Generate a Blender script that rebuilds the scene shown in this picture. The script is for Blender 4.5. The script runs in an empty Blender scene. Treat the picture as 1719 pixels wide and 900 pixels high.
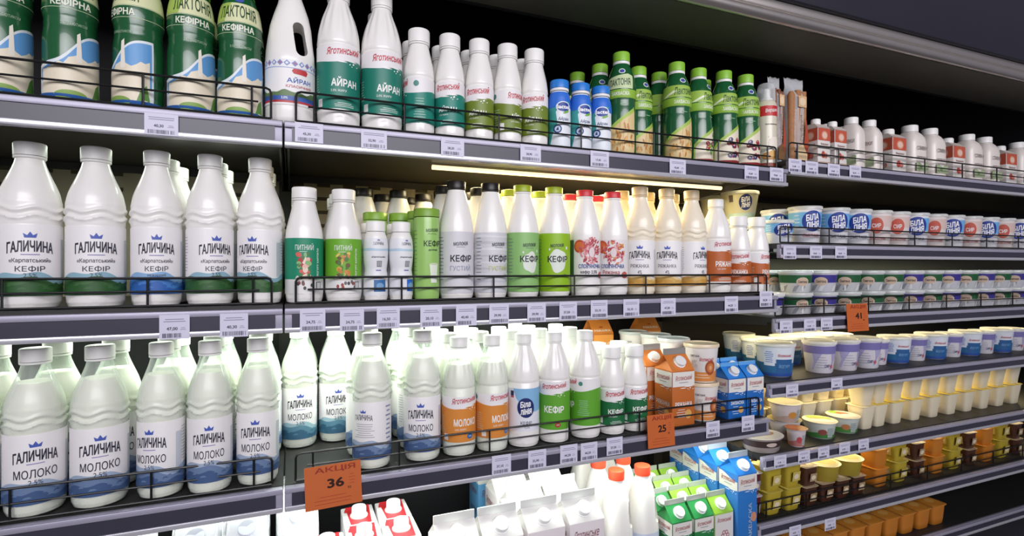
import bpy, bmesh, math, random
from math import sin, cos, tan, atan, pi, radians, sqrt
from mathutils import Vector, Matrix
from mathutils.geometry import tessellate_polygon, delaunay_2d_cdt

random.seed(7)
S = bpy.context.scene
COL = S.collection

# ------------------------------------------------------------------ camera
W_PX, H_PX, F_PX = 1719, 900, 900.0
YAW = radians(22.4)                 # the camera looks along the shelves, turned to +X
ZH = 1.45                           # eye height above the floor
cam = bpy.data.cameras.new('camera')
cam.sensor_width = 36.0
cam.lens = 36.0 * F_PX / W_PX
cam.clip_start = 0.02
camo = bpy.data.objects.new('camera', cam)
COL.objects.link(camo)
camo.location = (0, 0, ZH)
camo.rotation_euler = (radians(90), 0, -YAW)
S.camera = camo

# ------------------------------------------------------------------ look
S.view_settings.view_transform = 'Standard'
S.view_settings.look = 'None'
S.view_settings.gamma = 1.0
S.view_settings.use_curve_mapping = False
S.view_settings.exposure = 0.0

world = bpy.data.worlds.new('shop_air')
S.world = world
world.use_nodes = True
world.node_tree.nodes['Background'].inputs[0].default_value = (0.72, 0.70, 0.86, 1)
world.node_tree.nodes['Background'].inputs[1].default_value = 0.17


def area(name, loc, aim, sx, sy, power, color, spread=180):
    l = bpy.data.lights.new(name, 'AREA')
    l.shape = 'RECTANGLE'
    l.size, l.size_y = sx, sy
    l.energy = power
    l.color = color
    l.spread = radians(spread)
    o = bpy.data.objects.new(name, l)
    COL.objects.link(o)
    o.location = loc
    d = Vector(aim) - Vector(loc)
    q = d.to_track_quat('-Z', 'Y')
    o.rotation_euler = q.to_euler()
    return o


# shop ceiling lights over the aisle, behind the viewer
area('aisle_ceiling_light', (0.3, -2.4, 2.70), (0.6, 1.1, 1.80), 4.6, 1.5, 50, (0.98, 0.95, 1.0), 95)

# shelf fronts: distance from the eye plane and height (relative to the eye)
D1, D2, D3, D4 = 1.00, 1.03, 1.055, 1.08
Z1, Z2, Z3, Z4 = 0.256, -0.066, -0.398, -0.765
XL, XA, XB, XR = -0.80, -0.012, 1.176, 4.4     # left edge, first joint, second joint, right edge
YB = 1.56                                        # back panel


def strip_light(name, x0, x1, y, z, power, color, tilt=0.0):
    """a tube's light under a shelf, shining down"""
    l = bpy.data.lights.new(name, 'AREA')
    l.shape = 'RECTANGLE'
    l.size, l.size_y = x1 - x0, 0.03
    l.energy = power
    l.color = color
    o = bpy.data.objects.new(name, l)
    COL.objects.link(o)
    o.location = ((x0 + x1) / 2, y, ZH + z)
    o.rotation_euler = (tilt, 0, 0)
    return o


WARM = (1.0, 0.83, 0.46)
COOL = (0.90, 1.0, 0.86)
strip_light('tube_light_top', 0.33, XB - .02, 1.22, Z1 - .034, 6.8, WARM)
strip_light('tube_light_top_first', XL + .05, XA - .02, 1.20, Z1 - .034, 1.1, COOL)
strip_light('tube_light_second', XA + .02, XB - .30, 1.25, Z2 - .034, 4.6, COOL)
strip_light('tube_light_second_first', XL + .05, XA - .02, 1.25, Z2 - .034, 2.6, COOL)
strip_light('tube_light_third', XA + .02, XB - .05, 1.14, Z3 - .034, 2.9, (0.95, 1.0, 0.92))
strip_light('tube_light_third_first', XL + .05, XA - .02, 1.24, Z3 - .034, 2.0, (0.95, 1.0, 0.92))

# ------------------------------------------------------------------ materials


def lin(h):
    h = h.lstrip('#')
    c = [int(h[i:i + 2], 16) / 255 for i in (0, 2, 4)]
    return tuple(x / 12.92 if x <= .04045 else ((x + .055) / 1.055) ** 2.4 for x in c) + (1,)


MATS = {}


def M(hexc, rough=.45, metal=0.0, key='', spec=.5, emit=0, mottle=0.0, scale=60, bump=0.0, trans=0.0, coat=0.0, rmap=0):
    k = (hexc, rough, metal, key, spec, emit, mottle, scale, bump, trans, coat)
    if k in MATS:
        return MATS[k]
    m = bpy.data.materials.new((key or 'plastic') + '_' + hexc.strip('#'))
    m.use_nodes = True
    nt = m.node_tree
    p = nt.nodes['Principled BSDF']
    c = lin(hexc)
    p.inputs['Base Color'].default_value = c
    p.inputs['Roughness'].default_value = rough
    p.inputs['Metallic'].default_value = metal
    p.inputs['Specular IOR Level'].default_value = spec
    if coat:
        p.inputs['Coat Weight'].default_value = coat
    if emit:
        p.inputs['Emission Color'].default_value = c
        p.inputs['Emission Strength'].default_value = emit
    if mottle or bump:
        tc = nt.nodes.new('ShaderNodeTexCoord')
        n = nt.nodes.new('ShaderNodeTexNoise')
        n.inputs['Scale'].default_value = scale
        n.inputs['Detail'].default_value = 4
        nt.links.new(tc.outputs['Object'], n.inputs['Vector'])
        if mottle:
            mx = nt.nodes.new('ShaderNodeMix')
            mx.data_type = 'RGBA'
            mx.inputs[6].default_value = tuple(x * (1 - mottle) for x in c[:3]) + (1,)
            mx.inputs[7].default_value = tuple(min(1, x * (1 + mottle)) for x in c[:3]) + (1,)
            nt.links.new(n.outputs['Fac'], mx.inputs[0])
            nt.links.new(mx.outputs[2], p.inputs['Base Color'])
        if bump:
            b = nt.nodes.new('ShaderNodeBump')
            b.inputs['Strength'].default_value = bump
            b.inputs['Distance'].default_value = .002
            nt.links.new(n.outputs['Fac'], b.inputs['Height'])
            nt.links.new(b.outputs['Normal'], p.inputs['Normal'])
    if trans:           # clear sheet plastic: mostly see-through, with a gloss
        out = nt.nodes['Material Output']
        t = nt.nodes.new('ShaderNodeBsdfTransparent')
        t.inputs[0].default_value = tuple(min(1, .75 + .25 * x) for x in c[:3]) + (1,)
        mx = nt.nodes.new('ShaderNodeMixShader')
        lw = nt.nodes.new('ShaderNodeLayerWeight')
        lw.inputs['Blend'].default_value = .35
        mr = nt.nodes.new('ShaderNodeMapRange')
        mr.inputs['To Min'].default_value = 1 - trans
        mr.inputs['To Max'].default_value = min(1, 1 - trans + .55)
        nt.links.new(lw.outputs['Facing'], mr.inputs['Value'])
        nt.links.new(mr.outputs['Result'], mx.inputs[0])
        nt.links.new(t.outputs[0], mx.inputs[1])
        nt.links.new(p.outputs[0], mx.inputs[2])
        nt.links.new(mx.outputs[0], out.inputs['Surface'])
    MATS[k] = m
    return m


def ink(h):
    return M(h, .45, key='ink')


WHITE = M('#f1efeb', .28, key='white_plastic', coat=.3)
CREAMW = M('#f2e8d2', .28, key='cream_plastic', coat=.3)
CAPW = M('#f0efec', .4, key='cap_plastic')
PAPER = M('#eceaea', .5, key='label_paper')
CLEAR = M('#e8f2ea', .08, key='clear_plastic', trans=.86)
FILM = M('#f4f6f8', .12, key='clear_film', trans=.78, bump=.9, scale=45)
MILK = M('#f6f3e8', .3, key='milk')
BLACKW = M('#0d0d0f', .4, key='black_wire')
NAVY = '#2b3f8f'
DARK = '#26262e'

# ------------------------------------------------------------------ mesh builders


class MB:
    def __init__(self):
        self.v, self.f, self.m, self.mats = [], [], [], []

    def mi(self, mat):
        if mat not in self.mats:
            self.mats.append(mat)
        return self.mats.index(mat)

    def add(self, verts, faces, mat):
        o, i = len(self.v), self.mi(mat)
        self.v += [tuple(x) for x in verts]
        self.f += [tuple(o + k for k in fc) for fc in faces]
        self.m += [i] * len(faces)

    def lathe(self, prof, mat, seg=48, mod=None, c=(0, 0), sx=1.0, sy=1.0, caps=True):
        vs, fs = [], []
        n = len(prof)
        for (r, z) in prof:
            for k in range(seg):
                a = 2 * pi * k / seg
                rr = mod(r, a, z) if mod else r
                vs.append((c[0] + sx * rr * sin(a), c[1] - sy * rr * cos(a), z))
        for j in range(n - 1):
            for k in range(seg):
                k2 = (k + 1) % seg
                fs.append((j * seg + k, j * seg + k2, (j + 1) * seg + k2, (j + 1) * seg + k))
        if caps:
            fs.append(tuple(range(seg - 1, -1, -1)))
            fs.append(tuple((n - 1) * seg + k for k in range(seg)))
        self.add(vs, fs, mat)

    def loft(self, rings, mat, caps=True):
        """rings: lists of 3D points, same count"""
        s = len(rings[0])
        vs = [p for r in rings for p in r]
        fs = []
        for j in range(len(rings) - 1):
            for k in range(s):
                k2 = (k + 1) % s
                fs.append((j * s + k, j * s + k2, (j + 1) * s + k2, (j + 1) * s + k))
        if caps:
            fs.append(tuple(range(s - 1, -1, -1)))
            fs.append(tuple((len(rings) - 1) * s + k for k in range(s)))
        self.add(vs, fs, mat)

    def box(self, x0, x1, y0, y1, z0, z1, mat, bev=0.0, seg=2):
        bm = bmesh.new()
        bmesh.ops.create_cube(bm, size=1)
        for v in bm.verts:
            v.co = Vector((x0 + (v.co.x + .5) * (x1 - x0), y0 + (v.co.y + .5) * (y1 - y0), z0 + (v.co.z + .5) * (z1 - z0)))
        if bev:
            bmesh.ops.bevel(bm, geom=bm.edges[:], offset=bev, segments=seg, affect='EDGES', profile=.5)
        self.from_bm(bm, mat)

    def from_bm(self, bm, mat):
        bm.verts.index_update()
        self.add([v.co[:] for v in bm.verts], [[v.index for v in f.verts] for f in bm.faces], mat)
        bm.free()

    def tube(self, pts, r, mat, seg=8):
        pts = [Vector(p) for p in pts]
        rings = []
        up0 = Vector((0, 1, 0))
        for i, p in enumerate(pts):
            d = (pts[min(i + 1, len(pts) - 1)] - pts[max(i - 1, 0)]).normalized()
            u = up0 if abs(d.dot(up0)) < .9 else Vector((0, 0, 1))
            a = d.cross(u).normalized()
            b = d.cross(a).normalized()
            rings.append([p + a * (r * cos(2 * pi * k / seg)) + b * (r * sin(2 * pi * k / seg)) for k in range(seg)])
        self.loft(rings, mat)

    def mesh(self, name, sharp=38):
        me = bpy.data.meshes.new(name)
        me.from_pydata(self.v, [], self.f)
        for m in self.mats:
            me.materials.append(m)
        me.polygons.foreach_set('material_index', self.m)
        me.polygons.foreach_set('use_smooth', [True] * len(self.f))
        me.update()
        me.set_sharp_from_angle(angle=radians(sharp))
        return me


TXT = {}


def text2d(s, bold=.0, shear=0.0, space=1.0):
    """lettering as flat triangles in a unit box: outlines filled by winding number, fattened by bold"""
    k = (s, bold, shear, space)
    if k in TXT:
        return TXT[k]
    cu = bpy.data.curves.new('lettering', 'FONT')
    cu.body = s.replace('\u0406', 'I').replace('\u0456', 'i')
    cu.size = 1
    cu.resolution_u = 3
    cu.fill_mode = 'NONE'
    cu.space_character = space
    ob = bpy.data.objects.new('lettering', cu)
    COL.objects.link(ob)
    dg = bpy.context.evaluated_depsgraph_get()
    me = bpy.data.meshes.new_from_object(ob.evaluated_get(dg))
    pts = [Vector((v.co.x + shear * v.co.y, v.co.y)) for v in me.vertices]
    ed = [tuple(e.vertices) for e in me.edges]
    bpy.data.objects.remove(ob)
    bpy.data.curves.remove(cu)
    bpy.data.meshes.remove(me)
    if not pts:
        TXT[k] = ([], [], 1)
        return TXT[k]
    # loops in drawing order: consecutive vertices, closed by an edge back to the start
    nxt = {}
    for i, j in ed:
        if j == i + 1:
            nxt[i] = j
        elif i == j + 1:
            nxt[j] = i
        else:
            nxt[max(i, j)] = min(i, j)
    edges = list(nxt.items())
    v2, e2, f2, *_ = delaunay_2d_cdt(pts, edges, [], 0, 1e-5)
    fs = []
    for f in f2:
        c = (v2[f[0]] + v2[f[1]] + v2[f[2]]) / 3
        w = 0
        for i, j in edges:
            p, q = pts[i], pts[j]
            if (p.y <= c.y) != (q.y <= c.y):
                x = p.x + (c.y - p.y) * (q.x - p.x) / (q.y - p.y)
                if x > c.x:
                    w += 1 if q.y > p.y else -1
        if w:
            a_, b_, c_ = (v2[i] for i in f)
            fs.append(tuple(f) if (b_ - a_).cross(c_ - a_) > 0 else tuple(reversed(f)))
    vs = [v.copy() for v in v2]
    if bold > 0:
        for i, j in edges:
            p, q = pts[i], pts[j]
            d = q - p
            if d.length < 1e-6:
                continue
            d.normalize()
            n = Vector((-d.y, d.x)) * bold
            e = d * bold * .6
            o = len(vs)
            vs += [p - e - n, q + e - n, q + e + n, p - e + n]
            fs.append((o, o + 1, o + 2, o + 3))
    used = {i for f in fs for i in f}
    x0, x1 = min(vs[i].x for i in used), max(vs[i].x for i in used)
    y0, y1 = min(vs[i].y for i in used), max(vs[i].y for i in used)
    out = [((v.x - x0) / (x1 - x0) - .5, (v.y - y0) / (y1 - y0) - .5) for v in vs]
    TXT[k] = (out, fs, (x1 - x0) / (y1 - y0))
    return TXT[k]


class Pr(MB):
    """flat print laid onto a surface of revolution: s along the girth, z up"""
    LAY = .00022

    def __init__(self, prof, base=.0004, zstep=0, rows=48):
        super().__init__()
        self.prof = [p for p in prof]
        self.base = base
        self.zstep = zstep
        self.seg = rows

    def r(self, z):
        p = self.prof
        for (r0, z0), (r1, z1) in zip(p, p[1:]):
            if z1 > z0 and z0 <= z <= z1:
                return r0 + (r1 - r0) * (z - z0) / (z1 - z0)
        return p[-1][0] if z > p[-1][1] else p[0][0]

    def map(self, s, z, off):
        rr = self.r(z)
        a = s / self.rref
        return ((rr + off) * sin(a), -(rr + off) * cos(a), z)

    @property
    def rref(self):
        return max(p[0] for p in self.prof)

    def cuts(self):
        return min(.006, self.rref * .17)

    def sleeve(self, z0, z1, mat, layer=0):
        zs = sorted({z0, z1} | {z for _, z in self.prof if z0 < z < z1} | ({z0 + (z1 - z0) * i / 10 for i in range(11)} if self.zstep else set()))
        off = self.base + layer * self.LAY
        MB.lathe(self, [(self.r(z) + off, z) for z in zs], mat, self.seg, caps=False)

    def put(self, vs, fs, mat, layer):
        bm = bmesh.new()
        bv = [bm.verts.new((x, z, 0)) for x, z in vs]
        for f in fs:
            try:
                bm.faces.new([bv[i] for i in f])
            except ValueError:
                pass
        st = self.cuts()
        if st:
            x0, x1 = min(v[0] for v in vs), max(v[0] for v in vs)
            k = math.floor(x0 / st) + 1
            while k * st < x1:
                bmesh.ops.bisect_plane(bm, geom=bm.verts[:] + bm.edges[:] + bm.faces[:], plane_co=(k * st, 0, 0), plane_no=(1, 0, 0))
                k += 1
        if self.zstep:
            z0, z1 = min(v[1] for v in vs), max(v[1] for v in vs)
            k = math.floor(z0 / self.zstep) + 1
            while k * self.zstep < z1:
                bmesh.ops.bisect_plane(bm, geom=bm.verts[:] + bm.edges[:] + bm.faces[:], plane_co=(0, k * self.zstep, 0), plane_no=(0, 1, 0))
                k += 1
        off = self.base + layer * self.LAY
        for v in bm.verts:
            v.co = Vector(self.map(v.co.x, v.co.y, off))
        self.from_bm(bm, mat)

    def poly(self, pts, mat, layer=1):
        tri = tessellate_polygon([[Vector((x, z, 0)) for x, z in pts]])
        self.put(pts, tri, mat, layer)

    def rect(self, x0, x1, z0, z1, mat, layer=1):
        self.put([(x0, z0), (x1, z0), (x1, z1), (x0, z1)], [(0, 1, 2, 3)], mat, layer)

    def ell(self, cx, cz, rx, rz, mat, layer=1, tilt=0, n=24):
        pts = []
        for k in range(n):
            a = 2 * pi * k / n
            x, z = rx * cos(a), rz * sin(a)
            pts.append((cx + x * cos(tilt) - z * sin(tilt), cz + x * sin(tilt) + z * cos(tilt)))
        self.put(pts, [tuple(range(n))], mat, layer)

    def text(self, s, cx, cz, h, mat, layer=2, w=None, bold=.02, shear=0.0, arch=0.0, tilt=0.0, space=1.0):
        vs, fs, asp = text2d(s, bold, shear, space)
        if not vs:
            return
        w = w or h * asp
        out = []
        for u, v in vs:
            x, z = u * w, v * h + arch * (1 - 4 * u * u)
            out.append((cx + x * cos(tilt) - z * sin(tilt), cz + x * sin(tilt) + z * cos(tilt)))
        self.put(out, fs, mat, layer)

    def lines(self, cx, cz, w, n, dz, mat, layer=2, th=.0008, seed=1):
        rnd = random.Random(seed)
        for i in range(n):
            ww = w * rnd.uniform(.6, 1)
            self.rect(cx - ww / 2, cx + ww / 2, cz - i * dz, cz - i * dz + th, mat, layer)

    def crown(self, cx, cz, w, h, mat, layer=2):
        self.poly([(cx - w * .40, cz), (cx + w * .40, cz), (cx + w * .5, cz + h * .75), (cx + w * .2, cz + h * .4),
                   (cx, cz + h), (cx - w * .2, cz + h * .4), (cx - w * .5, cz + h * .75)], mat, layer)

    def wave_top(self, s0, s1, z0, fn, mat, layer=1, n=40):
        top = [(s0 + (s1 - s0) * k / n, fn((k / n))) for k in range(n + 1)]
        self.poly([(s0, z0), (s1, z0)] + top[::-1], mat, layer)

    def girth(self):
        return pi * self.rref * .999


class Fl(Pr):
    """flat print on a plane face"""

    def __init__(self, o, ux, uz):
        MB.__init__(self)
        self.o, self.ux, self.uz = Vector(o), Vector(ux).normalized(), Vector(uz).normalized()
        self.n = self.ux.cross(self.uz).normalized()
        self.base, self.zstep = .0004, 0
        self.half = .03

    rref = 1.0

    def face(self, o, ux, uz):
        self.o, self.ux, self.uz = Vector(o), Vector(ux).normalized(), Vector(uz).normalized()
        self.n = self.ux.cross(self.uz).normalized()
        return self

    def map(self, s, z, off):
        return tuple(self.o + self.ux * s + self.uz * z + self.n * off)

    def cuts(self):
        return 0


# ------------------------------------------------------------------ objects


class Kind:
    """meshes of one kind of product: parts are (name, mesh, index of the part it belongs to, label)"""

    def __init__(self, name, cat, noun, r, h):
        self.name, self.cat, self.noun, self.r, self.h = name, cat, noun, r, h
        self.parts = []

    def part(self, name, mb, under=None, label=None, sharp=38):
        self.parts.append((name, mb.mesh(name, sharp), under, label))
        return len(self.parts) - 1


def spawn(k, loc, yaw=0.0, sc=1.0, label='', group=None, tilt=0.0, tilt_y=0.0):
    e = bpy.data.objects.new(k.name, None)
    COL.objects.link(e)
    e.empty_display_size = .02
    e.location = loc
    e.rotation_euler = (tilt, tilt_y, yaw)
    e.scale = (sc,) * 3 if not isinstance(sc, tuple) else sc
    e['label'] = label
    e['category'] = k.cat
    if group:
        e['group'] = group
    made = []
    for (n, me, under, lab) in k.parts:
        o = bpy.data.objects.new(n, me)
        COL.objects.link(o)
        o.parent = e if under is None else made[under]
        if lab:
            o['label'] = lab
        made.append(o)
    return e


def single(name, mb, label, cat, group=None, loc=(0, 0, 0), kind=None, sharp=38):
    o = bpy.data.objects.new(name, mb.mesh(name, sharp))
    COL.objects.link(o)
    o.location = loc
    if kind:
        o['kind'] = kind
    if label:
        o['label'] = label
    if cat:
        o['category'] = cat
    if group:
        o['group'] = group
    return o


def root(name, label, cat, loc=(0, 0, 0), group=None):
    e = bpy.data.objects.new(name, None)
    COL.objects.link(e)
    e.location = loc
    e.empty_display_size = .05
    e['label'] = label
    e['category'] = cat
    if group:
        e['group'] = group
    return e


def child(name, mb, parent, label=None, sharp=38):
    o = bpy.data.objects.new(name, mb.mesh(name, sharp))
    COL.objects.link(o)
    o.parent = parent
    if label:
        o['label'] = label
    return o


def phi(px):
    return YAW + atan((px - 859.5) / F_PX)


def x_at(px, Y):
    """place along the shelf of something seen at that bearing, Y metres in"""
    return Y * tan(phi(px))


def z_at(px, py, Y):
    dep = Y * cos(YAW) + x_at(px, Y) * sin(YAW)
    return -(py - 450) * dep / F_PX


# ------------------------------------------------------------------ setting
fl = MB()
fl.box(-4, 6, -4, 2.2, -.1, 0, M('#8d8a86', .35, key='floor_tile', mottle=.12, scale=3))
single('floor', fl, None, None, kind='structure')

METAL = M('#dcd6d0', .3, .9, key='steel', mottle=.05, scale=18)
LAV = M('#a9a6b8', .42, .25, key='rail_grey', mottle=.04, scale=30)
INSERT = M('#3a3947', .35, key='rail_insert', mottle=.1, scale=25)
DECK = M('#302f2e', .5, .3, key='shelf_steel', mottle=.15, scale=20)
STRIP = M('#cfced6', .25, .4, key='rail_strip')
BEIGE = M('#a39a80', .5, .2, key='back_beige', mottle=.06, scale=12)
BLACKP = M('#0c0d11', .6, key='back_black', mottle=.2, scale=12)
UNDER = M('#6a675c', .55, .1, key='canopy_under', mottle=.1, scale=25)

case = root('refrigerated_display_case', 'long open refrigerated dairy case with a steel trimmed canopy and black back', 'fridge', (0, 0, 0))
b = MB()
b.box(XL, XR, YB, YB + .04, ZH + Z1 + .02, ZH + 1.1, BLACKP)
child('upper_back_panel', b, case, 'black back panel behind the top shelf')
b = MB()
b.box(XL, XR, YB, YB + .04, ZH + Z2 - .02, ZH + Z1 + .02, BEIGE)
SLOT = M('#4a4334', .8, key='slot')
for row, zz in ((0, .222), (1, .185), (2, .148), (3, .111)):
    xx = XL + .05
    while xx < XR - .1:
        if abs(((xx - XL) % .9) - .45) > .02:
            b.box(xx, xx + .034, YB - .0015, YB + .004, ZH + zz, ZH + zz + .0095, SLOT)
        xx += .068
child('slotted_panel_slats', b, case, 'beige back panel with rows of dark slots')
b = MB()
b.box(XL, XR, YB, YB + .04, .30, ZH + Z2 - .02, BLACKP)
child('lower_back_panel', b, case, 'black lower back panel')
for xj in (XA, XB + .004):
    b = MB()
    b.box(xj - .017, xj + .017, YB - .03, YB, .4, ZH + 1.0, M('#33322f', .5, .3, key='upright'))
    child('upright_post', b, case)
b = MB()
b.box(XL, XB + .003, .90, YB + .04, 0, ZH + Z4 - .06, M('#55545c', .4, .3, key='base_panel', mottle=.06, scale=9))
b.box(XB + .003, XR, .98, YB + .04, 0, ZH - .99, M('#55545c', .4, .3, key='base_panel', mottle=.06, scale=9))
b.box(XL, XB + .003, .86, .90, .12, ZH + Z4 - .10, M('#8a8894', .4, .3, key='base_bumper'))
child('base', b, case)
# canopy: a sheet underside rising to the front, steel trim, dark fascia
b = MB()
CY0, CY1 = .924, 1.098
zc = ZH + .570
b.add([(XL, CY1, zc), (XR, CY1, zc), (XR, CY0, zc), (XL, CY0, zc), (XL, CY1, zc + .02), (XR, CY1, zc + .02), (XR, CY0, zc + .02), (XL, CY0, zc + .02)],
      [(0, 1, 2, 3), (4, 7, 6, 5), (0, 4, 5, 1), (3, 2, 6, 7), (0, 3, 7, 4), (1, 5, 6, 2)], UNDER)
child('canopy_underside', b, case, 'dull dark grey underside of the canopy')
b = MB()
b.box(XL, XR, CY1 - .004, CY1 + .002, zc - .004, zc + .34, M('#1a1a18', .6, key='canopy_inner'))
b.box(XL, XR, CY1, YB + .04, ZH + .84, ZH + .88, BLACKP)
child('canopy_roof', b, case)
b = MB()
b.tube([(XL, CY0 - .008, zc + .012), (XR, CY0 - .008, zc + .012)], .014, METAL, 16)
b.box(XL, XR, CY0 - .024, CY0, zc + .02, zc + .042, METAL, .004)
child('canopy_trim', b, case, 'shiny rounded steel trim along the canopy edge')
b = MB()
b.box(XL, XR, CY0 - .036, CY0 - .005, zc + .042, zc + .30, M('#23232f', .35, key='canopy_fascia', mottle=.08, scale=8), .004)
child('canopy_fascia', b, case, 'dark navy fascia above the steel trim')


def shelf(name_label, x0, x1, D, zs, lip=.043, drop=.006, tube=None, tube_x=None, depth=None):
    """deck, price rail, dark insert, lower strip, brackets"""
    e = root('shelf', name_label, 'shelf', ((x0 + x1) / 2, D, ZH + zs))
    cx = (x0 + x1) / 2
    hw = (x1 - x0) / 2 - .0015
    d1 = depth or (YB - .03 - D)
    b = MB()
    b.box(-hw, hw, .012, d1, -.014, 0, DECK)
    b.box(-hw, hw, d1 - .01, d1, -.03, -.014, DECK)
    child('deck', b, e)
    t = -drop
    b = MB()
    b.box(-hw, hw, .002, .014, t - lip, t, LAV, .002)
    b.box(-hw, hw, -.003, .002, t - .010, t, LAV, .0015)
    b.box(-hw, hw, -.003, .002, t - lip, t - lip + .009, STRIP, .0015)
    r = child('price_rail', b, e)
    b = MB()
    b.box(-hw + .012, hw - .012, -.0005, .003, t - lip + .009, t - .010, INSERT)
    child('rail_insert', b, r, 'dark strip in the price rail')
    for xs in (-hw + .006, hw - .006):
        b = MB()
        b.add([(xs - .002, .03, -.014), (xs - .002, d1, -.014), (xs - .002, d1, -.055), (xs - .002, .03, -.022),
               (xs + .002, .03, -.014), (xs + .002, d1, -.014), (xs + .002, d1, -.055), (xs + .002, .03, -.022)],
              [(3, 2, 1, 0), (4, 5, 6, 7), (0, 1, 5, 4), (1, 2, 6, 5), (2, 3, 7, 6), (3, 0, 4, 7)], DECK)
        child('bracket', b, e)
    if tube:
        a0, a1, col, st = tube[:4]
        ty = tube[4] if len(tube) > 4 else .21
        b = MB()
        b.tube([(a0 - cx, ty, -.024), (a1 - cx, ty, -.024)], .0055, M(col, .3, key='tube_glass', emit=st), 10)
        child('light_tube', b, e, 'lit strip lamp under the shelf')
    return e


shelf('top shelf of the first bay, carrying the big dark green bottles', XL, XA, D1, Z1, drop=.004)
s1 = shelf('top shelf of the long middle bay, carrying white and green airan bottles', XA, XB, D1, Z1, drop=.004, tube=(.30, XB - .02, '#ffe9bd', 1.3))
shelf('second shelf of the first bay, carrying large white kefir bottles', XL, XA, D2, Z2)
shelf('second shelf of the long middle bay, full of kefir bottles with coloured caps', XA, XB, D2, Z2, tube=(XA + .02, XB - .3, '#f2fff0', 4))
shelf('third shelf of the first bay, carrying clear milk bottles', XL, XA, D3, Z3, drop=.001)
shelf('third shelf of the long middle bay, carrying milk, kefir and cartons', XA, XB, D3, Z3, drop=.001, tube=(XA + .02, XB - .05, '#f4fff2', 4, .085))
shelf('bottom deck of the first bay, carrying film wrapped cartons', XL, XA, D4 - .1, Z4, lip=.06, depth=.53)
shelf('bottom deck of the long middle bay, carrying cartons and red capped jugs', XA, XB, D4 - .1, Z4, lip=.06, depth=.53)
XBS = XB + .006
DB = [1.0, 1.028, 1.044, 1.063, 1.083, 1.10]
ZB = [.279, .065, -.132, -.310, -.512, -.705]
BN = ['upper shelf of the third bay, carrying small red and white cartons',
      'shelf of the third bay with blue labelled curd tubs behind a wire guard',
      'shelf of the third bay with green and purple banded stacked tubs',
      'shelf of the third bay with big white and blue pails',
      'shelf of the third bay with cream cups and green rimmed flat tubs',
      'lowest visible shelf of the third bay, full of yellow dessert cups']
DB.append(1.12)
ZB.append(-.890)
BN.append('bottom deck of the third bay, carrying orange cups')
for i in range(7):
    shelf(BN[i], XBS, XR, DB[i], ZB[i], lip=.036, drop=.003)
WY = (1.0, .80, .42)
strip_light('bay_light_second', XBS + .02, XBS + 1.6, 1.24, ZB[1] - .03, 3.2, (.9, 1, .93))
strip_light('bay_light_third', XBS + .02, XBS + 1.6, 1.24, ZB[2] - .03, 3.6, WY)
strip_light('bay_light_fourth', XBS + .02, XBS + 1.6, 1.24, ZB[3] - .03, 3.6, WY)
strip_light('bay_light_fifth', XBS + .02, XBS + 1.6, 1.22, ZB[4] - .03, 2.6, WY)
strip_light('bay_light_first', XBS + .02, XBS + 1.6, 1.24, ZB[0] - .03, 0.8, WARM)


def guard(x0, x1, D, zs, label, hgt=.046, up=.19, y=.018):
    """black wire guard with looped ends"""
    b = MB()
    Y = D + y
    z0 = ZH + zs + .003
    zt, zm = z0 + hgt, z0 + hgt * .52
    r = .0017
    c = .008
    x0 += .02
    x1 -= .02
    b.tube([(x0, Y, z0), (x1, Y, z0)], .0022, BLACKW)
    top = [(x0, Y, z0), (x0, Y, zt - c), (x0 + c * .3, Y, zt - c * .3), (x0 + c, Y, zt), (x1 - c, Y, zt), (x1 - c * .3, Y, zt - c * .3), (x1, Y, zt - c), (x1, Y, z0)]
    b.tube(top, .0021, BLACKW)
    b.tube([(x0 + .02, Y, zm), (x1 - .02, Y, zm)], r, BLACKW)
    n = max(2, round((x1 - x0) / up))
    xs = [x0 + .03] + [x0 + (x1 - x0) * k / n for k in range(1, n)] + [x1 - .03]
    for xx in xs:
        b.tube([(xx, Y, z0), (xx, Y, zt)], .0019, BLACKW)
    single('wire_guard', b, label, 'guard', 'wire guards along the shelf fronts')


guard(XL, XA, D1, Z1, 'black wire guard in front of the big dark green bottles', hgt=.052)
guard(XA, XB, D1, Z1, 'long black wire guard in front of the airan bottles on top', hgt=.052)
guard(XL, XA, D2, Z2, 'black wire guard in front of the large white kefir bottles')
guard(XA, XB, D2, Z2, 'long black wire guard in front of the coloured cap kefir bottles')
guard(XL, XA, D3, Z3, 'black wire guard in front of the clear milk bottles, first bay', hgt=.05)
guard(XA, XB, D3, Z3, 'long black wire guard in front of milk, orange bottles and cartons', hgt=.05)
guard(XBS, XR, DB[0], ZB[0], 'black wire guard before the small red and white cartons')
guard(XBS, XR, DB[1], ZB[1], 'black wire guard before the blue labelled curd tubs', hgt=.042)
guard(XBS, XR, DB[2], ZB[2], 'black wire guard before the green and purple banded tubs', hgt=.044)
guard(.75, XB, D4 - .1, Z4, 'black wire guard before the green cartons on bottom deck', hgt=.06)
guard(XBS, XR, DB[5], ZB[5], 'black wire guard before the yellow dessert cups')

# ------------------------------------------------------------------ product kinds


def cap_mb(r, z0, z1, mat, ring=None, ringmat=None, seg=48, ribs=True):
    b = MB()
    h = z1 - z0
    rib = (lambda rr, a, z: rr - (.0004 if (round(a / (2 * pi) * seg) % 2) and rr > r * .97 else 0)) if ribs else None
    b.lathe([(r, z0), (r, z0 + h * .9), (r * .96, z1 - h * .03), (r * .90, z1), (r * .55, z1 + .0001)], mat, seg, rib)
    if ring:
        b.lathe([(r * .97, z0 - .0012 - ring), (r * 1.0, z0 - .0012)], ringmat or mat, seg)
    return b


def tamper(r, z0, h, mat):
    b = MB()
    b.lathe([(r, z0), (r * 1.02, z0 + h * .2), (r * 1.02, z0 + h)], mat, 40)
    return b


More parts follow.
